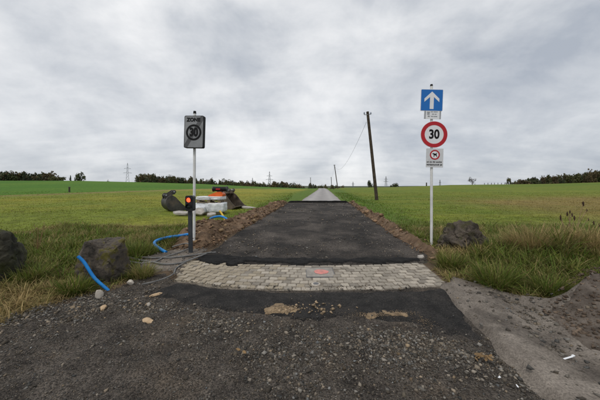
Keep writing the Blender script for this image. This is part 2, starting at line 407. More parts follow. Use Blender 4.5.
def sheet(name, P, m, res=.04, thick=.02, taper=.06, jag=.05, jscale=3.0, relief=None, seed=1, kind='structure', sink=.03, col=None, resy=None):
    P = np.asarray(P, float); lo = P.min(0)-.15; hi = P.max(0)+.15
    ax = np.arange(lo[0], hi[0], res); ay = np.arange(lo[1], hi[1], resy or res)
    x, y = np.meshgrid(ax, ay); sd = poly_sd(P, x, y)+jag*fbm(x, y, jscale, 4, seed)
    z = H(x, y)-sink+(thick+sink)*sstep(-.03, taper, sd)
    if relief is not None: z = z+relief(x, y, sd)*sstep(0, taper*2, sd)
    keep = sd > -.05-res*.8
    F = grid_faces(len(ax), len(ay)); F = F[keep.ravel()[F].all(1)]
    V = np.stack([x.ravel(), y.ravel(), z.ravel()], 1); u, inv = np.unique(F, return_inverse=True)
    c = None if col is None else col(x, y).reshape(-1, 3)[u]
    me = tri_mesh(name, V[u], inv.reshape(-1, 4), c, True)
    return tag(link(name, me, m), kind=kind)

YARD = [(-3.3, 2.9), (-3.15, 3.5), (-2.8, 3.95), (-2.72, 4.35), (-2.35, 4.7), (-2.0, 4.30), (-1.0, 4.0), (0, 3.95), (1.2, 4.0), (2.2, 4.2), (2.22, 3.6), (2.15, 2.8), (2.1, 1.9), (2.05, .5), (2.05, -4), (-5, -4), (-4.2, 1), (-3.6, 2.2)]
PATCH = [(-2.35, 3.62), (-2.25, 4.1), (-1.98, 4.38), (-1.0, 4.10), (0, 3.99), (1.2, 4.03), (2.3, 4.17), (2.55, 3.95), (2.15, 3.45), (1.95, 2.6), (1.5, 2.62), (1.15, 2.8), (.65, 2.95), (.2, 2.92), (-.35, 3.0), (-.9, 3.1), (-1.5, 3.3), (-1.9, 3.42)]
def yard_relief(x, y, sd): return (.028*fbm(x, y, 1.3, 3, 60)+.016*fbm(x, y, 6, 3, 61)-.05*np.exp(-((x-1.85)/.35)**2)*(y < 3.7))*(1-sstep(-.12, .2, poly_sd(PATCH, x, y)))
sheet('gravel_yard', YARD, M['yard'], .035, .012, .08, .05, 3, yard_relief, 3)
sheet('bitumen_patch', PATCH, M['patch'], .03, .026, .30, .13, 2.4, lambda x, y, s: .016*fbm(x, y, 2.2, 4, 70)+.02*np.maximum(fbm(x, y, 1.4, 2, 95), 0), 5)
BED = [(-2.0, 4.22), (-1.0, 3.94), (0, 3.86), (1.2, 3.88), (2.3, 4.02), (2.36, 5.12), (1.4, 5.02), (.3, 4.98), (-.9, 5.02), (-2.2, 5.32)]
sheet('paving_bed', BED, M['bed'], .04, .014, .03, .02, 5, None, 8)
ROADW = [(-2.1, 5.2), (-.9, 5.0), (.3, 4.95), (1.4, 5.0), (2.45, 5.1), (2.75, 5.6), (2.75, 7.5), (2.85, 10), (3.15, 15), (3.35, 17.72), (-.85, 17.72), (-1.15, 15), (-1.7, 10), (-1.95, 8), (-2.05, 6)]
sheet('road_base', ROADW, M['base'], .06, .022, .12, .10, 1.8, lambda x, y, s: .014*fbm(x, y, .9, 4, 80)+.006*fbm(x, y, 6, 3, 81), 9)
TAR = [(-2.15, 5.2), (-1.0, 5.03), (.3, 4.98), (1.4, 5.02), (2.4, 5.1), (2.5, 5.50), (1.6, 5.46), (.4, 5.48), (-.6, 5.52), (-1.2, 5.62), (-1.7, 5.75), (-2.05, 5.6)]
sheet('tar_strip', TAR, M['tar'], .03, .045, .14, .12, 4, lambda x, y, s: .018*fbm(x, y, 5, 4, 82), 10)
# old narrow road that goes on beyond the step
yv = np.concatenate([np.arange(17.7, 30, .4), np.arange(30, 135, 1.0)]); V = []; F = []; cc = []
NS = 24
for i, y in enumerate(yv):
    for k in range(NS+1):
        s = -1.55+3.1*k/NS
        s2 = s+.06*float(vnoise(y*.6, s*0+ (3 if s > 0 else 9), 4))*(abs(s)/1.55)**6
        V.append((float(road_x(y))+s2, y, float(H(road_x(y), y))+.03-.03*(s/1.55)**2-.04*(abs(s) > 1.5)))
        wt = math.exp(-((abs(s)-.75)/.28)**2); ed = math.exp(-((abs(s)-1.5)/.16)**2)
        b = .93+.16*wt-.10*math.exp(-(s/.22)**2)
        cc.append((b*(1-.25*ed), b*(1-.33*ed), b*(1-.42*ed)))
    if i:
        for k in range(NS):
            a = (i-1)*(NS+1)+k; F.append((a, a+1, a+NS+2, a+NS+1))
tag(link('old_road', tri_mesh('old_road', V, F, np.array(cc), True), M['oldroad']), kind='structure')
# cut edge of the old road: a raised ragged bitumen lip
bm = bmesh.new(); pts = []
n = 60
for i in range(n+1):
    x = -.98+4.35*i/n
    pts.append((x, .05*fbm(x, 2.0, 1.5, 3, 90), .02*fbm(x, 7.0, 2.5, 3, 91)))
rows = []
for (x, dy, dz) in pts:
    e = sstep(-.98, -.6, x)*(1-sstep(3.0, 3.37, x))
    zt = .47+.16*e+dz
    rows.append([bm.verts.new((x, 17.55+dy, .36)), bm.verts.new((x, 17.57+dy, zt)), bm.verts.new((x, 17.75+dy, zt+.012)), bm.verts.new((x, 18.25+dy*2, .50+.09*e))])
for a, b in zip(rows, rows[1:]):
    for k in range(3): bm.faces.new((a[k], b[k], b[k+1], a[k+1]))
tag(bm_obj('cut_road_edge', bm, M['tar']), kind='structure')
# dusty shoulder on the right, a step above the yard, with a low heap
SHOULDER = [(2.5, 4.45), (2.9, 3.9), (3.25, 3.5), (4.6, 3.75), (6, 3.6), (6.5, 2), (6, -4), (1.78, -4), (1.80, 1.0), (1.84, 1.9), (1.92, 2.8), (2.0, 3.6), (2.12, 4.1), (2.34, 4.2)]
def heap(x, y, sd):
    b = .016*fbm(x, y, 1.1, 3, 50)+.010*fbm(x, y, 6, 4, 51)-.045*np.exp(-((x-2.72-.35*(y-3.2))/.15)**2)*sstep(1.9, 2.4, y)
    r = sstep(2.75, 3.7, x-.30*(y-2.6))                     # dug earth rises to the right
    return b+r*(.17+.10*np.exp(-(((x-3.75)/.6)**2+((y-3.3)/.35)**2))+.10*fbm(x, y, 1.7, 4, 52)+.055*np.abs(fbm(x, y, 5, 5, 53)))
sheet('earth_shoulder', SHOULDER, M['shoulder'], .035, .05, .07, .035, 4, heap, 12)
HEAP = [(2.85, 3.2), (3.15, 3.45), (3.5, 3.62), (4.6, 3.8), (6.0, 3.65), (6.5, 2), (6, -4), (2.75, -4), (2.6, 1.2), (2.62, 2.0), (2.7, 2.7)]
sheet('soil_heap', HEAP, M['heap'], .025, .062, .12, .16, 2.4, heap, 33)
VERGE = [(-2.3, 4.72), (-2.0, 4.35), (-2.22, 5.32), (-2.1, 6.2), (-2.9, 6.0), (-3.2, 5.4), (-3.0, 4.9), (-2.75, 4.45)]
sheet('trodden_earth', VERGE, M['shoulder'], .035, .03, .08, .06, 3, lambda x, y, s: .02*fbm(x, y, 2.5, 3, 55), 14)
# banks of dug soil along both edges of the new road
LB = [(-2.85, 5.95), (-2.05, 6.1), (-1.95, 8), (-1.62, 10), (-1.1, 15), (-.85, 17.6), (-1.5, 17.9), (-2.1, 15.7), (-2.9, 11), (-3.35, 8.8), (-3.45, 7)]
def lrel(x, y, sd):
    g = sstep(0, .55, sd)
    return g*(.0*(1-sstep(7.5, 10, y))*0+.15+.17*np.exp(-((y-7.3)/1.2)**2))*(1+.9*fbm(x, y, 1.8, 4, 40))+.05*fbm(x, y, 7, 3, 41)
sheet('soil_bank', LB, M['soil'], .05, .03, .15, .12, 2, lrel, 16)
RB = [(2.45, 5.15), (2.75, 5.0), (3.05, 5.6), (3.12, 7), (3.3, 9), (3.42, 12), (3.45, 15.7), (3.7, 17.8), (3.3, 17.9), (3.05, 15), (2.78, 10), (2.68, 7.5), (2.65, 5.7)]
def rrel(x, y, sd): return sstep(0, .35, sd)*.17*(1+.9*fbm(x, y, 2.2, 4, 42))+.04*fbm(x, y, 7, 3, 43)
sheet('soil_bank', RB, M['soil'], .05, .03, .12, .12, 2, rrel, 18)
for P_ in (YARD, PATCH, BED, SHOULDER, VERGE, ROADW):
    near_ = (np.abs(X) < 9) & (Y < 18.5) & (Y > -5)
    Z = Z-.16*near_*sstep(.06, .22, poly_sd(P_, X, Y))*(Z > H(X, Y)-.1)
Z = Z-0.05*((np.abs(X-road_x(Y)) < 1.35) & (Y > 5.3) & (Y < 125))
gm = tri_mesh('ground', np.stack([X.ravel(), Y.ravel(), Z.ravel()], 1), grid_faces(len(xs), len(ys)), land_colour(X, Y).reshape(-1, 3), True)
tag(link('ground', gm, M['land']), kind='structure')

# thin spills of yellow sand and damp spots on the bitumen
def spill(P, m, name, th=.042, seed=20, jag=.07): sheet(name, P, m, .02, th, .04, jag, 7, lambda x, y, s: .008*fbm(x, y, 12, 3, 5)+.016*fbm(x, y, 2.2, 4, 70)+.02*np.maximum(fbm(x, y, 1.4, 2, 95), 0), seed, sink=.02)
spill([(-2.0, 5.18), (-1.55, 5.0), (-1.2, 4.96), (-.95, 5.1), (-1.2, 5.3), (-1.8, 5.4)], M['tar'], 'tar_spill', th=.05, seed=30, jag=.14)
spill([(.66, 3.10), (1.0, 3.12), (1.26, 3.18), (1.28, 3.27), (1.0, 3.25), (.68, 3.2)], M['sand'], 'sand_spill', th=.032, seed=20, jag=.15)
spill([(-.42, 3.24), (-.06, 3.24), (-.03, 3.38), (-.3, 3.43)], M['sand'], 'sand_spill', th=.032, seed=22, jag=.16)
spill([(-.10, 3.12), (.2, 3.06), (.46, 3.14), (.46, 3.46), (.2, 3.58), (-.02, 3.46)], M['damp'], 'damp_patch', th=.030, seed=23, jag=.12)
spill([(-.98, 3.28), (-.80, 3.26), (-.78, 3.38), (-.95, 3.42)], M['damp'], 'damp_patch', th=.030, seed=24, jag=.06)
# ------------------------------------------------------------------ paving of setts between the road and the yard
def hex_noise(v, s, seed): return Vector(mnoise.noise_vector(Vector(v)*s+Vector((seed*3.1, seed*1.7, seed)))) 
bed = bpy.data.objects['paving_bed']
sett_meshes = []
for k in range(12):
    bm = bmesh.new(); bmesh.ops.create_cube(bm, size=1)
    for v in bm.verts:
        v.co.x *= 1-.12*random.random(); v.co.y *= 1-.12*random.random()
    bmesh.ops.bevel(bm, geom=bm.edges[:], offset=.075, segments=1, affect='EDGES')
    for v in bm.verts: v.co += Vector((random.uniform(-.03, .03), random.uniform(-.03, .03), random.uniform(-.06, .06)))
    me = bpy.data.meshes.new('sett'); bm.to_mesh(me); bm.free(); me.materials.append(M['sett']); sett_meshes.append(me)
sandy_meshes = [me.copy() for me in sett_meshes[:6]]
for me in sandy_meshes: me.materials.clear(); me.materials.append(M['sett_sandy'])
fx, fy = [-2.0, -1.0, 0, 1.2, 2.3], [4.26, 3.98, 3.90, 3.92, 4.06]
bx, by = [-2.2, -.9, .3, 1.4, 2.36], [5.27, 5.02, 4.97, 5.01, 5.11]
NR, ncol = 9, 31
for r in range(NR):
    tr = (r+.5)/NR; x0 = -1.94-.24*tr; x1 = 2.26+.06*tr; w = (x1-x0)/ncol
    for c in range(ncol+1):
        x = x0+w*(c+(.5 if r % 2 else 0)+random.uniform(-.06, .06))
        if x > x1-.03: continue
        yf, yb = np.interp(x, fx, fy), np.interp(x, bx, by); y = yf+(yb-yf)*tr+random.uniform(-.007, .007)
        if .10 < x < .60 and 4.38 < y < 4.86: continue
        if (x-.245)**2+(y-4.11)**2 < .09**2: continue
        d = (yb-yf)/NR
        o = link('sett', random.choice(sandy_meshes if random.random() < sstep(.4, -1.6, x)*.9 else sett_meshes), None, bed)
        o.location = (x, y, h1(x, y)-.004+random.uniform(-.004, .004)+.006*float(vnoise(x*1.5, y*1.5, 3)))
        o.scale = (w*.985, d*.97, .06)
        o.rotation_euler = (random.uniform(-.04, .04), random.uniform(-.04, .04), random.uniform(-.06, .06)+random.choice((0, PI)))
# square concrete cover with a pink sprayed spot, small valve cap
z0 = h1(.34, 4.6)
t = thing('manhole_cover', 'square concrete cover set into the setts with a pink sprayed spot', 'manhole cover', (.345, 4.62, z0+.003), (.03, 0, .01))
bm = bmesh.new(); box(bm, (0, 0, 0), (.46, .44, .05), bev=.008, seg=2); bm_obj('cover_slab', bm, M['plate'], t)
bm = bmesh.new()
for sx, sy, lx, ly in ((0, -.230, .475, .008), (0, .230, .475, .008), (-.236, 0, .008, .450), (.236, 0, .008, .450)): box(bm, (sx, sy, -.002), (lx, ly, .05))
bm_obj('frame', bm, M['iron'], t)
bm = bmesh.new(); vs = []
for i in range(40):
    a = 2*PI*i/40; rr = .125*(1+.05*math.sin(3*a+1)+.03*math.sin(7*a)); vs.append(bm.verts.new((.02+rr*math.cos(a), -.01+rr*.9*math.sin(a), .0292)))
bm.faces.new(vs); bm_obj('painted_spot', bm, M['pink'], t)
t = thing('valve_cap', 'small round grey iron valve cap at the front edge of the setts', 'valve cap', (.245, 4.11, h1(.245, 4.11)+.012), (.03, 0, 0))
bm = bmesh.new(); cyl(bm, (0, 0, -.05), (0, 0, .018), .075, .07, 24); bm_obj('rim', bm, M['pale'], t)
bm = bmesh.new(); cyl(bm, (0, 0, 0), (0, 0, .024), .045, .042, 20); box(bm, (0, 0, .026), (.05, .012, .008)); bm_obj('lid', bm, M['iron'], t)

# ------------------------------------------------------------------ loose stones
_t = (1+5**.5)/2
ICO_V = np.array([(-1, _t, 0), (1, _t, 0), (-1, -_t, 0), (1, -_t, 0), (0, -1, _t), (0, 1, _t), (0, -1, -_t), (0, 1, -_t), (_t, 0, -1), (_t, 0, 1), (-_t, 0, -1), (-_t, 0, 1)])/math.hypot(1, _t)
CUB_V = np.array([(-1, -1, -1), (1, -1, -1), (1, 1, -1), (-1, 1, -1), (-1, -1, 1), (1, -1, 1), (1, 1, 1), (-1, 1, 1)])*.72
CUB_F = np.array([(0, 2, 1), (0, 3, 2), (4, 5, 6), (4, 6, 7), (0, 1, 5), (0, 5, 4), (1, 2, 6), (1, 6, 5), (2, 3, 7), (2, 7, 6), (3, 0, 4), (3, 4, 7)])
ICO_F = np.array([(0, 11, 5), (0, 5, 1), (0, 1, 7), (0, 7, 10), (0, 10, 11), (1, 5, 9), (5, 11, 4), (11, 10, 2), (10, 7, 6), (7, 1, 8), (3, 9, 4), (3, 4, 2), (3, 2, 6), (3, 6, 8), (3, 8, 9), (4, 9, 5), (2, 4, 11), (6, 2, 10), (8, 6, 7), (9, 8, 1)])
OCT_V = np.array([(1, 0, 0), (-1, 0, 0), (0, 1, 0), (0, -1, 0), (0, 0, 1), (0, 0, -1)], float)
OCT_F = np.array([(0, 2, 4), (2, 1, 4), (1, 3, 4), (3, 0, 4), (2, 0, 5), (1, 2, 5), (3, 1, 5), (0, 3, 5)])
def stones(name, P, S, colr, m, big=True, flat=.7, kind='stuff'):
    n = len(P); BV, BF = (CUB_V, CUB_F) if big else (OCT_V, OCT_F); k = len(BV)
    V = np.repeat(BV[None], n, 0)*(1+rng.uniform(-.42, .30, (n, k, 1)))+rng.uniform(-.22, .22, (n, k, 3))
    V = V*rng.uniform(.65, 1.25, (n, 1, 3))
    q = rng.normal(size=(n, 4)); q /= np.linalg.norm(q, axis=1, keepdims=True); w, x, y, z = q.T
    Rm = np.stack([np.stack([1-2*(y*y+z*z), 2*(x*y-z*w), 2*(x*z+y*w)], 1), np.stack([2*(x*y+z*w), 1-2*(x*x+z*z), 2*(y*z-x*w)], 1), np.stack([2*(x*z-y*w), 2*(y*z+x*w), 1-2*(x*x+y*y)], 1)], 1)
    V = np.einsum('nij,nkj->nki', Rm, V); V[:, :, 2] *= flat
    V = V*S[:, None, None]+P[:, None, :]
    F = (BF[None]+(np.arange(n)*k)[:, None, None]).reshape(-1, 3)
    me = tri_mesh(name, V.reshape(-1, 3), F, np.repeat(colr, k, 0))
    return tag(link(name, me, m), kind=kind)
def yard_z(x, y):
    sp = poly_sd(PATCH, x, y)
    z = H(x, y)+.012+yard_relief(x, y, 1)
    pz = H(x, y)+.030+.016*fbm(x, y, 2.2, 4, 70)+.02*np.maximum(fbm(x, y, 1.4, 2, 95), 0)
    return np.where(sp > .1, pz, z)
def greys(n, lo=.035, hi=.23, warm=.07):
    b = lo+(hi-lo)*rng.random(n)**1.6; w = rng.normal(.03, warm, n)
    return np.stack([b*(1.10+w), b, b*(.86-w)], 1)
def density(x, y):
    d = .62+.9*fbm(x, y, .8, 3, 66)
    d += 1.0*np.exp(-(((x+1.45)/.6)**2+((y-3.05)/.35)**2))          # coarse heap left of centre
    d += .9*np.exp(-(((x-1.35)/.55)**2+((y-2.6)/.4)**2))             # towards the right edge
    d += .9*np.exp(-((x+2.9+.25*(y-3))/.45)**2)                      # along the grass
    d += .5*np.exp(-(((x-.6)/.5)**2+((y-2.55)/.3)**2))
    d *= 1-.985*sstep(-.10, .26, poly_sd(PATCH, x, y)+.11*fbm(x, y, 2.4, 4, 5))
    d = np.maximum(d, 0)*(.25+1.1*sstep(-.15, .35, fbm(x, y, 1.1, 3, 67)))
    d *= sstep(-.25, .05, poly_sd(YARD, x, y)) 
    return np.clip(d, 0, 1.4)/1.4
def scatter(n, x0, x1, y0, y1, dens):
    x = rng.uniform(x0, x1, n); y = rng.uniform(y0, y1, n); k = rng.random(n) < dens(x, y); return x[k], y[k]
x, y = scatter(60000, -4.2, 2.2, 1.2, 4.4, lambda a, b: density(a, b)**1.7)
S = .005+.012*rng.random(len(x))**2.2+.012*(rng.random(len(x)) < .02)
stones('coarse_gravel', np.stack([x, y, yard_z(x, y)+S*.25], 1), S, greys(len(x)), M['gravel'])
x, y = scatter(110000, -4.2, 2.2, 1.2, 4.4, lambda a, b: .15+.85*density(a, b))
k = poly_sd(YARD, x, y) > -.1; k &= (poly_sd(PATCH, x, y)+.11*fbm(x, y, 2.4, 4, 5) < .30*rng.random(len(x))**2) | (rng.random(len(x)) < .05); x, y = x[k], y[k]
S = .003+.006*rng.random(len(x))
stones('fine_gravel', np.stack([x, y, yard_z(x, y)+S*.3], 1), S, greys(len(x), .06, .15), M['gravel'], False)
# crumbs of stone on the new base, the shoulder and the trodden earth
x, y = scatter(9000, -2.3, 3.3, 5.2, 17.3, lambda a, b: np.clip(.25+.9*fbm(a, b, .7, 3, 12)+.8*np.exp(-((np.abs(a-road_x(b))-1.75)/.3)**2), 0, 1)*np.minimum(1, 6/b))
k = poly_sd(ROADW, x, y) > 0; x, y = x[k], y[k]; S = .006+.018*rng.random(len(x))**3*np.clip(y/8, .8, 1.6)
stones('base_crumbs', np.stack([x, y, H(x, y)+.028], 1), S, greys(len(x), .05, .26), M['gravel'])
x, y = scatter(9000, 1.7, 4.9, 1.2, 4.4, lambda a, b: np.clip(.10+.25*fbm(a, b, 1.3, 3, 13)+1.0*np.exp(-((a-2.72-.33*(b-3.2))/.20)**2)*(.6+.6*fbm(a, b, 3, 2, 14)), 0, 1))
k = poly_sd(SHOULDER, x, y) > .02; x, y = x[k], y[k]; S = .004+.022*rng.random(len(x))**2.5
zz = H(x, y)+.05+heap(x, y, 1)
stones('shoulder_stones', np.stack([x, y, zz+S*.2], 1), S, greys(len(x), .05, .17), M['gravel'])
x, y = scatter(1300, -3.4, -1.9, 4.2, 6.3, lambda a, b: .6+0*a)
k = poly_sd(VERGE, x, y) > -.05; x, y = x[k], y[k]; S = .005+.018*rng.random(len(x))**3
stones('trodden_stones', np.stack([x, y, H(x, y)+.035], 1), S, greys(len(x), .08, .30, .08), M['gravel'])
x, y = scatter(24000, 2.6, 5.5, 1.2, 3.9, lambda a, b: .5+.5*fbm(a, b, 2, 3, 18))
sd = poly_sd(HEAP, x, y); k = sd > .05; x, y = x[k], y[k]; S = .003+.022*rng.random(len(x))**6
cb = rng.uniform(.6, 1.3, len(x)); stones('heap_clods', np.stack([x, y, H(x, y)+.062+heap(x, y, 1)+S*.2], 1), S, np.stack([cb*.72, cb*.80, cb*.92], 1), M['clod'])
# clods of soil on the banks
def bank_z(x, y):
    sl, sr = poly_sd(LB, x, y), poly_sd(RB, x, y)
    return np.where(sl > sr, H(x, y)+.03+lrel(x, y, sl)*sstep(0, .24, sl), H(x, y)+.03+rrel(x, y, sr)*sstep(0, .24, sr))
x, y = scatter(34000, -3.6, 4.0, 5.0, 17.8, lambda a, b: np.minimum(1, 7/b)+0*a)
sd = np.maximum(poly_sd(LB, x, y), poly_sd(RB, x, y)); k = sd > -.15*rng.random(len(x))**2; x, y, sd = x[k], y[k], sd[k]
S = (.006+.034*rng.random(len(x))**6+.055*(rng.random(len(x)) < .008))*np.clip(y/8, .8, 1.5)*(1+.3*(x < 0))
cb = rng.uniform(.40, 1.5, len(x))*(1+.45*(x > 1)*rng.random(len(x))); cl = np.stack([cb, cb*rng.uniform(.92, 1.04, len(x)), cb*rng.uniform(.85, 1.05, len(x))], 1)
stones('soil_clods', np.stack([x, y, bank_z(x, y)+S*.3], 1), S, cl, M['clod'])
# ochre lumps in the damp spot
def lumps(n, cx, cy, sx, sy, s0, s1):
    x = rng.normal(cx, sx, n); y = rng.normal(cy, sy, n); S = rng.uniform(s0, s1, n); b = rng.uniform(.10, .34, n)
    return np.stack([x, y, yard_z(x, y)+S*.3], 1), S, np.stack([b*1.15, b*.86, b*.56], 1)
A = [lumps(60, .2, 3.33, .17, .09, .005, .024), lumps(50, -.2, 3.31, .12, .05, .004, .018), lumps(420, .9, 3.16, .15, .03, .0015, .005), lumps(300, 1.15, 3.2, .10, .03, .0015, .005), lumps(200, 1.4, 3.0, .05, .09, .0015, .004), lumps(600, -.2, 3.33, .10, .045, .0015, .005), lumps(14, -2.0, 3.5, .25, .12, .006, .02), lumps(8, 0.9, 2.5, .8, .3, .006, .016)]
stones('ochre_rubble', *[np.concatenate(q) for q in zip(*A)], M['gravel'])

def rock_mesh(name, seed, size, cuts=6, sub=3, amp=.22, freq=1.2, m='boulder', keep=None):
    r = random.Random(seed); bm = bmesh.new(); bmesh.ops.create_icosphere(bm, subdivisions=sub, radius=1)
    planes = keep or [(Vector((r.gauss(0, 1), r.gauss(0, 1), r.gauss(0, .8))).normalized(), r.uniform(.55, .8)) for _ in range(cuts)]
    for v in bm.verts:
        for nn, dd in planes:
            e = v.co.dot(nn)-dd
            if e > 0: v.co -= nn*e*.97
    for v in bm.verts:
        c = v.co.copy()
        v.co += v.normal*amp*(mnoise.fractal(c*freq+Vector((seed, 2, 1)), 1.0, 2.1, 5)*.8)
        v.co -= v.normal*amp*.55*max(0, .16-abs(mnoise.fractal(c*2.3+Vector((seed, 9, 4)), 1, 2, 3)))*4
        v.co += v.normal*amp*.32*mnoise.fractal(c*freq*4.2+Vector((1, seed, 1)), 1.0, 2.1, 4)
    for v in bm.verts: v.co = Vector((v.co.x*size[0], v.co.y*size[1], v.co.z*size[2]))
    me = bpy.data.meshes.new(name); bm.normal_update(); bm.to_mesh(me); bm.free(); me.materials.append(M[m])
    me.polygons.foreach_set('use_smooth', [True]*len(me.polygons)); me.set_sharp_from_angle(angle=R(30)); return me
def rock(name, label, cat, loc, seed, size, m, group=None, rot=0, **kw):
    o = link(name, rock_mesh(name, seed, size, m=m, **kw)); o.location = loc; o.rotation_euler = (0, 0, rot); return tag(o, label, cat, group)
V3 = lambda *a: Vector(a).normalized()
def rand_planes(seed, n, a, b):
    r = random.Random(seed); return [(V3(r.gauss(0, 1), r.gauss(0, 1), r.gauss(0, .8)), r.uniform(a, b)) for _ in range(n)]
blk = [(V3(0, 0, 1), .60), (V3(0, -1, .05), .62), (V3(-1, -.1, .1), .70), (V3(1, -.25, 0), .66), (V3(0, 1, .1), .65), (V3(.5, -.5, 1), .72), (V3(-.6, .1, .8), .78)]
rock('boulder', 'dark mossy block of stone with a flat top and a blue pipe against it', 'boulder', (-3.20, 4.36, .31), 3, (.43, .40, .62), 'boulder', None, .05, sub=6, amp=.11, keep=blk+rand_planes(3, 12, .74, .86))
rock('boulder', 'dark rounded boulder cut off by the edge of the picture in dry grass', 'boulder', (-4.74, 3.95, .33), 11, (.62, .58, .72), 'boulder_green', None, 0, sub=6, amp=.12, freq=1.0, keep=rand_planes(11, 16, .66, .86))
rk = [(V3(-.7, -.3, .8), .62), (V3(.9, -.1, .55), .62), (V3(.1, -1, .15), .66), (V3(-1, -.1, -.1), .72), (V3(0, .2, 1), .82)]
rock('boulder', 'dark angular boulder beside the white post of the speed limit signs', 'boulder', (3.68, 6.0, .30), 23, (.60, .52, .58), 'boulder_brown', None, .2, sub=6, amp=.20, keep=rk+rand_planes(23, 14, .70, .86))
for lab, px, s, sd, m in (
        ('pale upright stone at the foot of the blue pipe by the block of stone', (-2.79, 3.70, .055), (.055, .05, .085), 1, 'pale'),
        ('flat yellowish stone lying alone on the dark gravel', (-1.74, 3.05, .02), (.10, .05, .030), 2, 'ochre'),
        ('long tan slab of sandstone half buried at the edge of the bitumen', (-2.02, 3.74, .035), (.11, .04, .025), 3, 'ochre'),
        ('small grey white stone on the bitumen near the tan slab', (-1.93, 3.40, .05), (.035, .03, .028), 4, 'pale'),
        ('whitish lump of concrete at the end of the setts below the sign post', (2.46, 5.42, .13), (.11, .06, .05), 5, 'concrete'),
        ('brownish stone among grey gravel below the tufted verge', (-2.45, 3.33, .04), (.05, .04, .035), 6, 'ochre'),
        ('grey stone the size of a fist beside the trodden earth', (-2.62, 4.12, .07), (.07, .05, .05), 7, 'pale')):
    rock('stone', lab, 'stone', px, sd, s, m, 'larger single stones', sd*1.3, sub=2, cuts=5, amp=.15)

# ------------------------------------------------------------------ grass
def blades(P, h, w, az, lean, col, seg=2):
    n = len(P); d = np.stack([np.cos(az), np.sin(az), 0*az], 1); sa = az+PI/2+rng.normal(0, .6, n); s = np.stack([np.cos(sa), np.sin(sa), 0*sa], 1)
    ts = [0, .5, 1] if seg == 2 else [0, .38, .72, 1]
    rows = []
    for t in ts:
        p = P+d*(lean*h*t**1.7)[:, None]; p[:, 2] += h*(t*np.sqrt(np.maximum(1-(lean*.8)**2, .08)) - .35*lean*t*t)
        ww = w*(1-t*t*.75)
        if t < 1: rows += [p-s*(ww/2)[:, None], p+s*(ww/2)[:, None]]
        else: rows.append(p)
    V = np.stack(rows, 1); k = V.shape[1]
    if seg == 2: f = [(0, 1, 3), (0, 3, 2), (2, 3, 4)]
    else: f = [(0, 1, 3), (0, 3, 2), (2, 3, 5), (2, 5, 4), (4, 5, 6)]
    F = (np.array(f)[None]+(np.arange(n)*k)[:, None, None]).reshape(-1, 3)
    return V.reshape(-1, 3), F, np.repeat(col, k, 0)
def merge(L):
    off = 0; Vs, Fs, Cs = [], [], []
    for v, f, c in L: Vs.append(v); Fs.append(f+off); Cs.append(c); off += len(v)
    return np.concatenate(Vs), np.concatenate(Fs), np.concatenate(Cs)
def gcol(n, x, y, dry):
    """green to straw per blade"""
    t = np.clip(dry+rng.normal(0, .22, n), 0, 1)
    g = np.array([.092, .140, .020])*rng.uniform(.45, 1.6, (n, 1)); g[:, 0] *= rng.uniform(.8, 1.35, n)
    s = np.array([.42, .31, .145])*rng.uniform(.55, 1.25, (n, 1))
    return g*(1-t[:, None])+s*t[:, None]
def in_yardish(x, y):
    return (poly_sd(YARD, x, y) > -.02) | (poly_sd(VERGE, x, y) > .02) | (poly_sd(SHOULDER, x, y) > .02) | (poly_sd(BED, x, y) > -.05)
def bare(x, y):
    jj = .35*fbm(x, y, 1.6, 3, 29)
    b = (x > left_bank_x(y)+.12+jj) & (x < right_bank_x(y)+.05-jj) & (y > 4.8)
    return b | in_yardish(x, y)
L = []
def patch(n, x0, x1, y0, y1, hf, wf, dryf, dens, seg=3, leanr=(.35, 1.12)):
    # most blades grow in clumps and arch away from the clump's middle
    m = n//55; cx = rng.uniform(x0, x1, m); cy = rng.uniform(y0, y1, m); ch = rng.uniform(.55, 1.45, m); cdry = rng.normal(0, .22, m); cr = rng.uniform(.03, .11, m)
    q = rng.integers(0, m, n); loose = rng.random(n) < .30
    ox = rng.normal(0, 1, n)*cr[q]; oy = rng.normal(0, 1, n)*cr[q]
    x = np.where(loose, rng.uniform(x0, x1, n), cx[q]+ox); y = np.where(loose, rng.uniform(y0, y1, n), cy[q]+oy)
    k = (~bare(x, y)) & (rng.random(n) < dens(x, y)); x, y, q, ox, oy, loose = x[k], y[k], q[k], ox[k], oy[k], loose[k]; n = len(x)
    h = hf(x, y)*rng.uniform(.5, 1.25, n)*np.where(loose, .8, ch[q])
    az = np.where(loose, rng.uniform(0, 2*PI, n), np.arctan2(oy, ox)+rng.normal(0, .5, n))
    L.append(blades(np.stack([x, y, H(x, y)-.01], 1), h, wf(x, y)*rng.uniform(.7, 1.3, n), az, rng.uniform(*leanr, n), gcol(n, x, y, dryf(x, y)+np.where(loose, .1, cdry[q])), seg))
dryL = lambda x, y: np.clip(.40-.25*sstep(5, 9, y)+1.0*fbm(x, y, .6, 4, 33)+.22*np.exp(-((x+4.0)/1.2)**2)-.5*sstep(4.4, 5.5, y)*np.exp(-((x+3.4)/.8)**2), 0, 1)
patch(85000, -8.5, -2.6, 2.2, 9.5, lambda x, y: .13+.13*np.clip(fbm(x, y, .9, 3, 3)+.5, 0, 1.2)-.04*sstep(6, 9, y), lambda x, y: .006+.0012*y, dryL, lambda x, y: np.clip(1.4-.09*y, .3, 1))
dryR = lambda x, y: np.clip(.29+1.0*fbm(x, y, .7, 4, 35)+.8*np.exp(-(((x-5.2)/1.1)**2+((y-5.3)/.8)**2))-.3*sstep(6.5, 8, y), 0, 1)
patch(110000, 2.3, 10.5, 3.4, 10, lambda x, y: .20+.20*np.clip(fbm(x, y, .9, 3, 4)+.4, 0, 1.2)+.16*np.exp(-(((x-5.0)/1.3)**2+((y-5.2)/.8)**2))-.05*sstep(6, 9, y), lambda x, y: .006+.0012*y, dryR, lambda x, y: np.clip(1.4-.09*y, .3, 1)*(1-.9*sstep(7+1.5*fbm(x, y, .5, 3, 8), 10, y)))
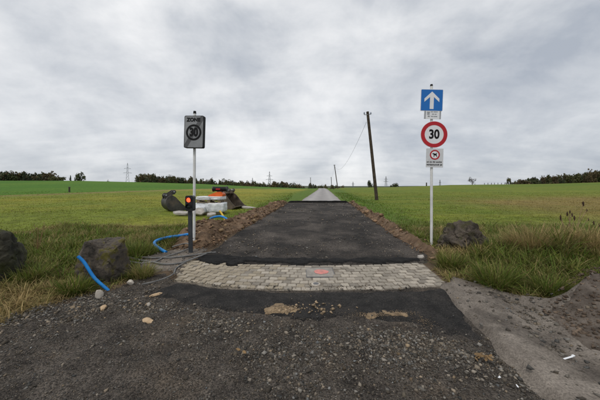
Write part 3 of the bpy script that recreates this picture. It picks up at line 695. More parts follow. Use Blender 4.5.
flat_ = lambda x, y: np.clip(1.3-.13*y+.8*fbm(x, y, .8, 3, 19), 0, 1)
patch(26000, -8.5, -2.6, 2.2, 9.0, lambda x, y: .22+0*x, lambda x, y: .005+.001*y, lambda x, y: .80+0*x, flat_, 3, (1.0, 1.24))
patch(36000, 2.3, 10, 3.4, 9.5, lambda x, y: .32+0*x, lambda x, y: .005+.001*y, lambda x, y: .74+0*x, flat_, 3, (1.0, 1.24))
V, F, Cc = merge(L); tag(link('verge_grass', tri_mesh('verge_grass', V, F, Cc), M['grass']), kind='stuff')
L = []
def fieldcol(x, y, n):
    c = land_colour(x, y)*rng.uniform(.7, 1.5, (n, 1)); t = (rng.random(n) < .12)[:, None]
    return np.where(t, np.array([.24, .19, .085])*rng.uniform(.6, 1.1, (n, 1)), c)
def field(n, x0, x1, y0, y1, h0, w0):
    y = y0*(y1/y0)**rng.random(n); x = rng.uniform(-1, 1, n)*(1.22*y+1); n0 = (x > x0) & (x < x1)
    k = n0 & ~bare(x, y) & (np.abs(x-road_x(y)) > 1.7) & (rng.random(n) < .55+.6*fbm(x, y, .6, 3, 77)); x, y = x[k], y[k]; n = len(x)
    vg = (1-sstep(3.5, 6, np.abs(x-road_x(y))))
    h = (h0+.07*vg+.05*np.clip(fbm(x, y, .35, 3, 78), 0, 1))*rng.uniform(.5, 1.3, n)
    L.append(blades(np.stack([x, y, H(x, y)-.01], 1), h, w0*y*rng.uniform(.7, 1.3, n), rng.uniform(0, 2*PI, n), rng.uniform(.2, .9, n), fieldcol(x, y, n), 2))
field(150000, -60, 60, 7, 42, .055, .0016)
V, F, Cc = merge(L); tag(link('field_grass', tri_mesh('field_grass', V, F, Cc), M['grass']), kind='stuff')
def tuft(name, label, x, y, n, h, rad, dry, group='single tufts of long grass', w=.009):
    r = rad*np.sqrt(rng.random(n))*.45; a = rng.uniform(0, 2*PI, n)
    px, py = r*np.cos(a), r*np.sin(a); z = H(px+x, py+y)-h1(x, y)-.02
    hh = h*rng.uniform(.55, 1.2, n); az = a+rng.normal(0, .5, n)
    V, F, c = blades(np.stack([px, py, z], 1), hh, np.full(n, w)*rng.uniform(.6, 1.3, n), az, rng.uniform(.25, 1.0, n), gcol(n, px, py, np.full(n, dry)), 3)
    o = link(name, tri_mesh(name, V, F, c), M['grass'], loc=(x, y, h1(x, y))); tag(o, label, 'grass tuft', group)
for lab, x, y, n, h, rad, dry in (
        ('tiny green tuft growing through the crest of the brown heap at the corner', 4.02, 3.42, 380, .22, .25, .15),
        ('broad green tuft of arching grass overhanging the dusty shoulder', 2.98, 4.05, 900, .42, .5, .06),
        ('green tuft of grass between the sign post and the edge of the setts', 2.75, 4.85, 650, .34, .42, .12),
        ('narrow green tuft beside the brown heap of earth', 3.45, 3.70, 600, .32, .36, .08),
        ('straw coloured clump of bent dry grass right of the boulder', 4.45, 5.15, 900, .55, .7, .85),
        ('second straw coloured clump behind the heap of earth', 5.45, 5.0, 900, .52, .7, .8),
        ('small tuft of grass growing on top of the brown heap', 4.15, 3.55, 420, .28, .3, .2),
        ('bright green tuft in front of the block of stone', -3.22, 3.82, 750, .27, .36, .05),
        ('green and straw tuft at the right foot of the block of stone', -2.62, 4.45, 420, .30, .3, .4),
        ('dark green clump of long grass between the block of stone and the cables', -3.35, 5.5, 900, .36, .6, .1),
        ('dark green clump at the foot of the rounded boulder', -4.05, 4.0, 600, .30, .4, .1),
        ('loose green tuft inside the loop of blue pipe', -3.35, 6.6, 600, .34, .5, .15)):
    tuft('grass_tuft', lab, x, y, n, h, rad, dry)
# dead dock plants with dark seed heads, right, and a thin dry stalk plant, left
def dock(label, x, y, spec, group='dead dock plants'):
    t = thing('dead_weed', label, 'weed', (x, y, h1(x, y)), group=group)
    for dx, dy, hh, sx in spec:
        top = Vector((sx, dy*1.3, hh)); P = spline([(dx*.3, dy*.3, 0), (sx*.4+dx*.2, dy, hh*.5), top], 6)
        bm = bmesh.new(); tube(bm, P, lambda u: .0075-.003*u, 5); o = bm_obj('stalk', bm, M['dead'], t)
        bm = bmesh.new()
        bmesh.ops.create_icosphere(bm, subdivisions=3, radius=1)
        ph = random.random()*50; sc = random.uniform(.7, 1.2)
        for v in bm.verts:
            c = v.co*(1+.55*mnoise.noise(v.co*2.6+Vector((ph, 0, 0)))+.3*mnoise.noise(v.co*7+Vector((ph, 3, 0))))
            v.co = top+Vector((c.x*.013*sc, c.y*.013*sc, c.z*.042*sc-.02))
        bm_obj('seed_head', bm, M['seed'], o)
dock('dead weed with dark seed heads, the tallest one in the dry grass', 6.28, 6.1, [(0, 0, .94, .20), (.05, .05, .70, -.10), (-.05, 0, .58, .32), (.1, .1, .78, .42)])
dock('dead weed with several low dark seed heads in the dry grass', 5.85, 5.8, [(0, 0, .72, .02), (.05, .05, .60, -.12), (.1, 0, .58, .12), (.1, .1, .55, -.05), (0, .1, .64, .2)])
dock('dead weed with a few thin heads at the far side of the dry grass', 7.1, 6.2, [(0, 0, .60, .1), (.05, .05, .52, -.2), (0, .1, .46, .0)])
t = thing('dry_stalk_plant', 'thin straw coloured stalk plant in the dry grass behind the rounded boulder', 'weed', (-5.2, 5.3, h1(-5.2, 5.3)))
for k in range(7):
    a = random.uniform(0, 2*PI); b = bmesh.new(); hh = random.uniform(.35, .7)
    tube(b, spline([(0, 0, 0), (.05*math.cos(a), .05*math.sin(a), hh*.5), (.13*math.cos(a), .13*math.sin(a), hh)], 5), lambda u: .006-.004*u, 5); s = bm_obj('stalk', b, M['deadleaf'], t)
    b = bmesh.new()
    for q in range(1):
        c = Vector((.12*math.cos(a), .12*math.sin(a), hh))+Vector((random.gauss(0, .02), random.gauss(0, .02), random.uniform(-.14, .03)))
        bmesh.ops.create_icosphere(b, subdivisions=1, radius=random.uniform(.006, .014), matrix=Matrix.Translation(c))
    bm_obj('seed_head', b, M['dead'], s)
# ------------------------------------------------------------------ end-of-zone sign, left
x, y = -2.53, 6.36; g = h1(x, y)
t = thing('zone_sign', 'grey end of zone 30 sign board on a thin white post', 'traffic sign', (x, y, g), (0, 0, 0))
bm = bmesh.new(); cyl(bm, (0, 0, -.3), (.02, 0, 3.20), .031, .031, 20); bm_obj('post', bm, M['postwhite'], t, smooth=True, angle=R(40))
bm = bmesh.new(); cyl(bm, (.02, 0, 3.18), (.02, 0, 3.24), .036, .03, 16); bm_obj('post_cap', bm, M['black'], t)
bz = 2.84-g
Bd = bpy.data.objects.new('board_mount', None)
bm = bmesh.new(); prism(bm, rrect(.475, .755, .035), -.045, .045)
bd = bm_obj('board', bm, M['black'], t, (.055, -.09, bz), (0, R(1.6), R(-6)))
bpy.data.objects.remove(Bd)
bm = bmesh.new(); prism(bm, rrect(.448, .728, .028), -.0485, -.045); bm_obj('face', bm, M['greyface'], bd)
bm = bmesh.new(); ring(bm, .188, .142, -.0515, -.0485, 56, (0, -.015)); bm_obj('ring', bm, M['black'], bd)
bm = bmesh.new(); prism(bm, [(-.2235, -.363), (-.150, -.363), (.2235, .27), (.2235, .363), (.165, .363), (-.2235, -.30)], -.0500, -.0486); bm_obj('diagonal_bar', bm, M['greydark'], bd)
link('lettering', text_mesh('30', .265, .001, .014, .78), M['black'], bd, (0, -.052, -.017))
link('lettering', text_mesh('ZONE', .115, .001, .006, 1.0, 1.05), M['black'], bd, (-.01, -.0525, .278))
bm = bmesh.new()
bm.free()
for dz in (-.22, .22):
    bm = bmesh.new(); box(bm, (.0, .065, dz), (.30, .034, .04)); box(bm, (.02, .092, dz), (.09, .05, .03)); bm_obj('bracket', bm, M['galv'], bd)

# ------------------------------------------------------------------ sign post, right
x, y = 3.19, 6.47; g = h1(x, y)
t = thing('speed_limit_signs', 'white post carrying one way, 30 speed limit and dog ban signs', 'traffic sign', (x, y, g), (0, 0, 0))
bm = bmesh.new(); cyl(bm, (0, 0, -.3), (.0, 0, 3.86), .031, .031, 20); bm_obj('post', bm, M['postwhite'], t, smooth=True, angle=R(40))
bm = bmesh.new(); cyl(bm, (0, 0, 3.85), (0, 0, 3.895), .033, .028, 16); bm_obj('post_cap', bm, M['black'], t)
def plate(name, pts, m, loc, roll, yaw=0, th=.012):
    bm = bmesh.new(); prism(bm, pts, -th/2, th/2); return bm_obj(name, bm, m, t, loc, (0, R(roll), R(yaw)))
YF = -.052
p = plate('one_way_plate', rrect(.525, .525, .02), M['white'], (-.02, YF, 3.60-g+.04), 2.2, -3)
bm = bmesh.new(); prism(bm, rrect(.505, .505, .016), -.0085, -.006); bm_obj('blue_face', bm, M['blueplate'], p)
arrow = [(0, .205), (.175, .035), (.175, -.045), (.045, .075), (.045, -.215), (-.045, -.215), (-.045, .075), (-.175, -.045), (-.175, .035)]
bm = bmesh.new(); prism(bm, arrow, -.0112, -.0085); bm.normal_update(); bmesh.ops.triangulate(bm, faces=bm.faces[:]); bm_obj('arrow', bm, M['white'], p)
p = plate('info_plate', rrect(.40, .235, .012), M['white'], (.0, YF, 3.265-g+.04), 2.5, -3)
bm = bmesh.new()
bm.free()
for sx in (-1, 1):
    bm = bmesh.new(); box(bm, (sx*.178, -.0075, 0), (.030, .003, .225)); bm_obj('grey_edge', bm, M['galv'], p)
bm = bmesh.new()
for dx, dz, w, h in ((-.10, .045, .07, .022), (-.10, .005, .055, .05), (-.09, -.055, .05, .03)): box(bm, (dx, -.0075, dz), (w, .003, h))
for dz, runs in ((.055, ((-.02, .05), (.055, .07), (.105, .02))), (0, ((.01, .05), (.07, .045))), (-.055, ((-.01, .06), (.07, .08)))):
    for cx, w in runs: box(bm, (cx, -.0075, dz), (w, .003, .020))
tag(bm_obj('small_print', bm, M['galv'], p), kind='stuff')
def disc(r, n=64): return [(r*math.cos(2*PI*i/n), r*math.sin(2*PI*i/n)) for i in range(n)]
p = plate('speed_disc', disc(.318), M['white'], (.035, YF, 2.815-g), 1, -2)
bm = bmesh.new(); ring(bm, .312, .225, -.0095, -.006, 64); bm_obj('red_ring', bm, M['red'], p)
link('lettering', text_mesh('30', .30, .0012, .010, .84), M['black'], p, (0, -.0078, -.004))
p = plate('dog_ban_plate', rrect(.40, .455, .012), M['offwhite'], (.05, YF, 2.25-g), 1.5, -3)
bm = bmesh.new(); ring(bm, .118, .088, -.0095, -.006, 48, (0, .075)); bm_obj('red_ring', bm, M['red'], p)
bm = bmesh.new(); prism(bm, disc(.087, 40), -.0078, -.006)
for v in bm.verts: v.co.z += .075
bm_obj('white_centre', bm, M['white'], p)
dog = [(-.060, .022), (-.052, .036), (-.036, .044), (-.026, .034), (.026, .028), (.046, .052), (.052, .048), (.040, .018), (.050, -.030), (.056, -.052), (.042, -.052), (.030, -.020), (.016, -.016), (-.010, -.014), (-.012, -.052), (-.026, -.052), (-.028, -.006), (-.034, .014), (-.056, .012)]
bm = bmesh.new(); prism(bm, [(a, b+.075) for a, b in dog], -.0105, -.0078); bm.normal_update(); bmesh.ops.triangulate(bm, faces=bm.faces[:]); bm_obj('dog_symbol', bm, M['black'], p)
bm = bmesh.new(); rr = random.Random(4)
for dz, h in ((-.098, .030), (-.165, .036)):
    xx = -.185
    while xx < .175:
        w = rr.uniform(.018, .03); box(bm, (xx+w/2, -.0075, dz+rr.uniform(-.003, .003)), (w, .003, h*rr.uniform(.7, 1))); xx += w+(.006 if rr.random() < .8 else .022)
tag(bm_obj('small_print', bm, M['greydark'], p), kind='stuff')
for z in (3.50, 3.84, 3.27, 3.04, 2.66, 2.42, 2.12):
    bm = bmesh.new(); box(bm, (.008, -.022, z-g), (.085, .048, .028), bev=.004); bm_obj('clamp', bm, M['galv'], t)

# ------------------------------------------------------------------ temporary traffic light
x, y = -2.36, 5.76; g = h1(x, y)
t = thing('traffic_light', 'small black temporary traffic light showing red on a dark post', 'traffic light', (x, y, g), (0, R(-.8), 0))
bm = bmesh.new(); box(bm, (0, 0, .40), (.078, .06, 1.1), bev=.008, seg=2); bm_obj('post', bm, M['postdark'], t)
bm = bmesh.new(); prism(bm, rrect(.19, .36, .045, 5), -.07, .06)
hs = bm_obj('housing', bm, M['housing'], t, (.020, -.02, 1.10)); hs.scale = (.9, 1, .92)
for nm, dz, mm in (('red_lamp', .078, 'lamp'), ('lower_lamp', -.078, 'lensoff')):
    bm = bmesh.new(); bmesh.ops.create_uvsphere(bm, u_segments=28, v_segments=10, radius=.052, matrix=Matrix.Translation((-.012, -.072, dz)) @ Matrix.Diagonal((1, .35, 1, 1)))
    lo = bm_obj(nm, bm, M[mm], hs, smooth=True)
    bm = bmesh.new(); n = 20
    A = []
    for i in range(n+1):
        a = R(-20+220*i/n); A.append([bm.verts.new((-.012+rr_*math.cos(a), yy, dz+rr_*math.sin(a))) for rr_, yy in ((.062, -.07), (.066, -.07), (.066, -.135+.02*abs(math.cos(a))), (.062, -.135+.02*abs(math.cos(a))))])
    for a, b in zip(A, A[1:]):
        for k in range(4): bm.faces.new((a[k], b[k], b[(k+1) % 4], a[(k+1) % 4]))
    bm_obj('visor', bm, M['housing'], lo)
bm = bmesh.new(); box(bm, (0, .05, 1.08), (.05, .06, .10)); bm_obj('bracket', bm, M['postdark'], t)

# ------------------------------------------------------------------ pipes and cables
def pipe(name, label, cat, pts, r, m, group=None, ground=True):
    P = [(a, b, (h1(a, b) if ground else 0)+c) for a, b, c in pts]
    bm = bmesh.new(); tube(bm, spline(P, 10), r, 12); return tag(bm_obj(name, bm, M[m], smooth=True, angle=R(50)), label, cat, group)
pipe('blue_pipe', 'bright blue plastic pipe curving in a wide loop behind the traffic light', 'pipe', [(-2.62, 6.62, .20), (-2.8, 6.75, .22), (-3.05, 6.75, .18), (-3.28, 6.55, .15), (-3.37, 6.25, .12), (-3.25, 5.98, .10), (-2.98, 5.78, .06), (-2.87, 5.72, .04)], .034, 'bluepipe')
pipe('blue_pipe', 'short straight blue pipe leaning on the block of stone', 'pipe', [(-3.25, 3.90, .48), (-3.17, 3.92, .39), (-3.02, 3.92, .18), (-2.83, 3.93, .0), (-2.78, 3.93, -.08)], .022, 'bluepipe')
pipe('blue_pipe', 'blue pipe end arching out of the soil bank in front of the pallet', 'pipe', [(-3.25, 9.5, .22), (-3.0, 9.2, .33), (-2.7, 9.1, .37), (-2.46, 9.0, .28), (-2.32, 8.95, .14), (-2.26, 8.92, .0)], .037, 'bluepipe')
pipe('yellow_pipe', 'yellow pipe end sticking up beside the short blue arch in the bank', 'pipe', [(-2.86, 9.5, .52), (-2.74, 9.4, .40), (-2.60, 9.25, .22), (-2.48, 9.2, .08)], .032, 'yellowpipe')
cg = 'grey cables lying by the setts'
pipe('cable', 'grey cable loop lying on trodden earth nearest to the setts', 'cable', [(-3.7, 5.3, .03), (-3.1, 5.15, .035), (-2.75, 5.02, .05), (-2.5, 4.92, .05), (-2.25, 5.0, .05), (-2.08, 5.28, .06), (-1.95, 5.6, .06), (-1.8, 5.7, .06)], .017, 'cable', cg)
pipe('cable', 'grey cable curled in a small ring at the foot of the traffic light', 'cable', [(-3.6, 5.1, .03), (-3.0, 4.98, .04), (-2.75, 5.08, .05), (-2.72, 5.35, .05), (-2.55, 5.72, .06), (-2.45, 6.0, .10), (-2.62, 6.12, .14), (-2.85, 5.95, .1)], .014, 'cable', cg)
pipe('cable', 'dark grey cable running from the grass to the tar strip', 'cable', [(-3.9, 5.5, .04), (-3.2, 5.3, .04), (-2.7, 5.28, .06), (-2.4, 5.4, .05), (-2.1, 5.55, .06), (-1.85, 5.6, .09)], .016, 'cable', cg)
pipe('cable', 'thin cable hanging over the corner of the setts to the bitumen', 'cable', [(-2.05, 5.45, .06), (-2.15, 5.1, .06), (-2.2, 4.75, .05), (-2.12, 4.45, .05), (-2.2, 4.2, .05), (-2.4, 4.05, .04)], .011, 'cable', cg)

# ------------------------------------------------------------------ excavator buckets
def bucket(label, loc, rot, w, s, m):
    t = thing('excavator_bucket', label, 'excavator bucket', loc, rot, 'excavator buckets on the meadow')
    outer = [(.62, .14), (.42, .03), (.12, 0), (-.18, .05), (-.40, .20), (-.52, .45), (-.50, .70), (-.38, .90), (-.18, 1.0)]
    outer = [(p.x, p.z) for p in spline([(a, 0, b) for a, b in outer], 4)]
    cx, cz = 0.05, .55
    inner = [(cx+(a-cx)*.94, cz+(b-cz)*.94) for a, b in outer]
    bm = bmesh.new(); prism(bm, [(a*s, b*s) for a, b in outer+inner[::-1]], -w/2, w/2); bm_obj('shell', bm, M[m], t)
    for sg in (-1, 1):
        bm = bmesh.new(); prism(bm, [(a*s, b*s) for a, b in [(a*1.01, b*1.01-.002) for a, b in outer]+[(.02, .86), (.36, .42)]], sg*w/2-.018, sg*w/2+.018); bm_obj('side_plate', bm, M[m], t)
    for sg in (-1, 1):
        bm = bmesh.new(); prism(bm, [(a*s, b*s) for a, b in [(-.47, .76), (-.10, .98), (.06, 1.02), (.16, 1.14), (.12, 1.24), (.02, 1.27), (-.10, 1.20), (-.28, 1.10), (-.38, 1.13), (-.48, 1.09), (-.53, .97)]], sg*w*.20-.02, sg*w*.20+.02); bm_obj('ear', bm, M[m], t)
    bm = bmesh.new()
    for a, b in ((.03, 1.17), (-.42, 1.01)): cyl(bm, (a*s, -w*.27, b*s), (a*s, w*.27, b*s), .045*s, n=16)
    bm_obj('pin', bm, M['galv'], t)
    bm = bmesh.new(); box(bm, (.62*s, 0, .135*s), (.16*s, w*1.02, .035*s), rot=Matrix.Rotation(R(-28), 3, 'Y').to_euler()); bm_obj('cutting_edge', bm, M['rusty'], t)
    return t
bucket('dark excavator bucket standing on its bottom, left of the traffic light', (-7.05, 14.9, h1(-7.05, 14.9)-.03), (0, R(-4), R(42)), .88, .94, 'bucket')
bucket('muddy brown excavator bucket behind the stacked pallet', (-4.15, 16.2, h1(-4.15, 16.2)-.03), (0, R(-3), R(-16)), 1.2, .98, 'rusty')

# ------------------------------------------------------------------ stacked pallet with sacking, orange machine part
px, py = -4.42, 13.3; g = h1(px, py)
t = thing('pallet', 'wooden pallet under white wrapped sacks in the grass', 'pallet', (px, py, g), (0, 0, R(6)))
for k in range(5):
    bm = bmesh.new(); box(bm, (-.48+.24*k, 0, .125), (.14, .9, .022)); bm_obj('deck_board', bm, M['wood'], t)
for k in range(3):
    bm = bmesh.new(); box(bm, (0, -.38+.38*k, .062), (1.14, .1, .09)); bm_obj('bearer', bm, M['wood'], t)
def sack(label, loc, size, seed, rot=0, group='white wrapped sacks on the pallet'):
    bm = bmesh.new(); bmesh.ops.create_cube(bm, size=2); bmesh.ops.subdivide_edges(bm, edges=bm.edges[:], cuts=7, use_grid_fill=True)
    for v in bm.verts:
        c = v.co.copy(); e = (abs(c.x)**16+abs(c.y)**16+abs(c.z)**16)**(1/16); c = c/e
        c *= 1+.06*mnoise.fractal(c*2.2+Vector((seed*5, 1, 2)), 1, 2, 5)+.03*mnoise.noise(c*6+Vector((seed, 0, 0)))
        v.co = Vector((c.x*size[0], c.y*size[1], c.z*size[2]))
    return tag(bm_obj('sack', bm, M['wrap'], None, loc, (0, 0, rot), smooth=True), label, 'sack', group)
sack('large white sack filling the lower left of the pallet', (px-.28, py, g+.35), (.38, .45, .24), 1)
sack('large white sack filling the lower right of the pallet', (px+.34, py-.02, g+.35), (.37, .46, .23), 2, .05)
t2 = thing('pallet', 'second wooden pallet lying on top of the white sacks', 'pallet', (px-.02, py, g+.57), (0, R(2), R(4)))
for k in range(5):
    bm = bmesh.new(); box(bm, (-.50+.25*k, 0, .125), (.15, .95, .022)); bm_obj('deck_board', bm, M['wood'], t2)
for k in range(3):
    for q in range(3):
        bm = bmesh.new(); box(bm, (-.5+.5*k, -.40+.40*q, .07), (.13, .11, .085)); bm_obj('block', bm, M['wood'], t2)
for q in range(3):
    bm = bmesh.new(); box(bm, (0, -.40+.40*q, .014), (1.16, .1, .022)); bm_obj('runner', bm, M['wood'], t2)
sack('flat white sack lying on the left of the upper pallet', (px-.30, py-.05, g+.80), (.34, .40, .085), 5, .1)
sack('flat white sack lying on the right of the upper pallet', (px+.32, py+.0, g+.80), (.30, .40, .08), 6, -.1)
t = thing('machine_part', 'orange and black machine part lying on the upper white sacks', 'machine part', (px+.30, py+.05, g+.88), (0, 0, R(-5)))
bm = bmesh.new(); prism(bm, [(-.42, -.02), (.30, -.02), (.36, .10), (.22, .23), (.02, .22), (-.40, .06)], -.2, .2); bmesh.ops.bevel(bm, geom=bm.edges[:], offset=.015, segments=2, affect='EDGES'); bm_obj('base_frame', bm, M['orange'], t)
bm = bmesh.new(); cyl(bm, (-.20, 0, .36), (.46, 0, .36), .115, .115, 24); bm_obj('drum', bm, M['black'], t, smooth=True, angle=R(40))
for xx in (-.24, .46):
    bm = bmesh.new(); cyl(bm, (xx, 0, .36), (xx+.05, 0, .36), .14, .13, 24); bm_obj('end_cap', bm, M['housing'], t)
bm = bmesh.new(); box(bm, (.06, -.118, .36), (.22, .012, .06)); bm_obj('red_mark', bm, M['red'], t)
bm = bmesh.new(); box(bm, (.12, 0, .24), (.26, .16, .06)); bm_obj('mount', bm, M['housing'], t)
# pale slabs and plastic in the grass before the pallet
def slab(label, x, y, z, s, rot, seed, m='concrete'):
    r = random.Random(seed); n = r.randint(6, 8); pts = [(s[0]*(1+r.uniform(-.3, .2))*math.cos(2*PI*i/n), s[1]*(1+r.uniform(-.3, .2))*math.sin(2*PI*i/n)) for i in range(n)]
    bm = bmesh.new(); prism(bm, pts, -s[2], s[2]); bmesh.ops.rotate(bm, verts=bm.verts[:], matrix=Matrix.Rotation(PI/2, 3, 'X')); bmesh.ops.bevel(bm, geom=bm.edges[:], offset=s[2]*.3, segments=1, affect='EDGES')
    tag(bm_obj('concrete_slab', bm, M[m], None, (x, y, h1(x, y)+z), rot), label, 'slab', 'pale slabs in front of the pallet')
slab('flat pale slab lying in the grass, nearest the dark bucket', -5.55, 12.6, .12, (.48, .3, .05), (.12, .10, .2), 1)
slab('pale slab tilted up behind the traffic light', -5.0, 12.5, .22, (.34, .26, .06), (.55, -.2, .4), 2)
slab('short pale slab leaning on the lower sacks', -4.65, 12.35, .22, (.24, .22, .06), (.9, .25, .1), 3)
slab('brownish slab end in the grass below the white sacks', -4.05, 12.2, .10, (.28, .2, .06), (.2, -.1, .9), 4)
sack('crumpled white plastic sack on the slabs behind the traffic light', (-4.85, 12.75, h1(-4.85, 12.75)+.26), (.32, .22, .15), 9, .3, 'white wrapped sacks on the pallet')
slab('grey slab lying flat at the foot of the muddy bucket', -3.1, 16.1, .05, (.42, .3, .05), (.05, .1, 0), 6)

# litter and leaves on the shoulder
t = tag(link('litter_strip', None), None); bpy.data.objects.remove(t)
def zs(x, y): return h1(x, y)+.055+float(heap(np.array(x), np.array(y), 1))
bm = bmesh.new(); box(bm, (0, 0, 0), (.125, .016, .008), bev=.003); box(bm, (.055, .0, .006), (.022, .018, .006)); tag(bm_obj('litter', bm, M['white'], None, (2.40, 2.38, zs(2.40, 2.38)+.012), (0, R(-3), R(14))), 'thin white plastic strip lying on the dusty earth', 'litter')
for lab, x, y, n in (('clump of brown dead leaves on gravel at the edge of the shoulder', 1.62, 2.36, 26), ('single brown leaf lying out on the dark gravel', -.55, 2.45, 2)):
    bm = bmesh.new()
    for k in range(n):
        c = Vector((random.gauss(0, .035), random.gauss(0, .025), .02+random.random()*.02)); e = Matrix.Translation(c) @ Matrix.Rotation(random.uniform(0, 6), 4, 'Z') @ Matrix.Rotation(random.uniform(-.6, .6), 4, 'X')
        q = [bm.verts.new(e @ Vector(v)) for v in ((-.024, 0, 0), (-.008, .013, .005), (.02, .006, .002), (.026, 0, .008), (.01, -.013, .004), (-.01, -.011, 0))]; bm.faces.new(q)
    tag(bm_obj('dead_leaves', bm, M['deadleaf'], None, (x, y, float(yard_z(np.array([x]), np.array([y]))[0])+.01)), lab, 'leaves')
for lab, x, y, rz in (('white plastic chip on the gravel left of the shoulder edge', 1.60, 2.14, .4), ('second white plastic chip, nearer the bottom corner of the gravel', 1.68, 2.06, 1.2)):
    bm = bmesh.new(); box(bm, (0, 0, 0), (.026, .012, .006), bev=.002); box(bm, (.008, .004, .004), (.008, .008, .004)); tag(bm_obj('litter', bm, M['white'], None, (x, y, float(yard_z(np.array([x]), np.array([y]))[0])+.022), (.1, .1, rz)), lab, 'litter', 'white plastic chips')

# ------------------------------------------------------------------ wooden line poles and wire
def line_pole(label, x, y, hgt, lx, r0=.13, arms=True, group='wooden line poles along the road'):
    g = h1(x, y); t = thing('utility_pole', label, 'utility pole', (x, y, g), group=group); tp = Vector((lx, 0, hgt))
    bm = bmesh.new(); tube(bm, [(-.05*lx, 0, -.4), (0, 0, 0), tp*.5, tp], lambda u: r0-.045*u, 14); bm_obj('pole', bm, M['pole'], t, smooth=True, angle=R(50))
    bm = bmesh.new(); tube(bm, [tp+Vector((-.30, 0, -.28)), tp+Vector((0, -.1, -.30)), tp+Vector((.30, 0, -.22))], .03, 8); arm = bm_obj('crossarm', bm, M['steel'], t)
    for sx in (-1, 1):
        c = tp+Vector((sx*.30, 0, -.25)); bm = bmesh.new(); cyl(bm, c, c+Vector((0, 0, .08)), .045, .06, 12); cyl(bm, c+Vector((0, 0, .08)), c+Vector((0, 0, .2)), .075, .05, 12); bm_obj('insulator', bm, M['ceramic'], arm)
    return Vector((x, y, g))+tp
a = line_pole('dark leaning wooden line pole in the grass right of the road', 7.08, 24.6, 8.15, -.85, .165)
b = line_pole('second leaning wooden line pole, far along the road on its right', 12.75, 90, 8.1, -1.15, .17)
c = line_pole('third wooden line pole, standing nearly upright behind the second', 18.6, 155, 9.2, -.5, .2)
d = line_pole('lone distant line pole left of where the road ends', 6.5, 160, 9.6, -.2, .2)
def wire(label, p, q, sag, r):
    P = [p.lerp(q, i/24)-Vector((0, 0, 4*sag*(i/24)*(1-i/24))) for i in range(25)]
    bm = bmesh.new(); tube(bm, P, r, 6); tag(bm_obj('overhead_wire', bm, M['wire']), label, 'wire', 'overhead wires')
o_ = Vector((0, 0, -.35))
wire('thin wire sagging from the near leaning pole to the second pole', a+o_+Vector((-.1, 0, -.6)), b+o_, 2.6, .012)
wire('thin wire between the second and the third pole', b+o_, c+o_, 1.0, .014)

# ------------------------------------------------------------------ lattice pylons far off
def pylon(label, x, y, top_px, w=6.0, arms=((.72, 7), (.84, 5.5))):
    g = h1(x, y); hgt = EYE+(187-top_px)*y/266.7-g
    t = thing('pylon', label, 'pylon', (x, y, g), (0, 0, random.uniform(.2, .6)), 'lattice pylons on the horizon')
    r = .00055*y*.55
    def hw(u): return w/2*(1-u)**1.15+.35
    bm = bmesh.new()
    for sx, sy in ((1, 1), (1, -1), (-1, 1), (-1, -1)):
        tube(bm, [(sx*hw(u), sy*hw(u), hgt*u*.97) for u in np.linspace(0, 1, 8)], r, 4)
    bm_obj('leg_frame', bm, M['steel'], t)
    bm = bmesh.new(); lv = list(np.linspace(0, 1, 10)**.85)
    for u0, u1 in zip(lv, lv[1:]):
        for s1, s2 in (((1, 1), (1, -1)), ((1, -1), (-1, -1)), ((-1, -1), (-1, 1)), ((-1, 1), (1, 1))):
            cyl(bm, (s1[0]*hw(u0), s1[1]*hw(u0), hgt*u0*.97), (s2[0]*hw(u1), s2[1]*hw(u1), hgt*u1*.97), r*.7, n=4)
            cyl(bm, (s2[0]*hw(u0), s2[1]*hw(u0), hgt*u0*.97), (s1[0]*hw(u1), s1[1]*hw(u1), hgt*u1*.97), r*.7, n=4)
    bm_obj('bracing', bm, M['steel'], t)
    for u, L in arms:
        bm = bmesh.new()
        for sg in (-1, 1):
            for dz in (-.0, .035): cyl(bm, (0, 0, hgt*(u+dz)), (sg*L, 0, hgt*u), r, n=4)
        bm_obj('arm', bm, M['steel'], t)
    bm = bmesh.new(); cyl(bm, (0, 0, hgt*.95), (0, 0, hgt), r*1.4, r*.6, 5); bm_obj('peak', bm, M['steel'], t)
def PX(px, y): return (px-300)*y/266.7
pylon('tall lattice pylon above the left field, the largest on the horizon', PX(127.5, 400), 400, 162.5, 6, ((.66, 5.5), (.80, 4.5)))
pylon('lattice pylon over the round end of the wood left of the road', PX(269.5, 420), 420, 171, 6, ((.62, 6), (.78, 4.5)))
pylon('faint lattice pylon right of the leaning pole', PX(386, 520), 520, 176, 6, ((.66, 6), (.8, 4.5)))
pylon('faint small lattice pylon left of the round wood', PX(252.5, 600), 600, 177.5, 5, ((.75, 5),))
pylon('faint small lattice pylon just right of the far line poles', PX(353, 640), 640, 181.5, 5, ((.75, 5),))
pylon('faint distant lattice pylon near the speed limit post', PX(440, 640), 640, 179.5, 5, ((.75, 5),))

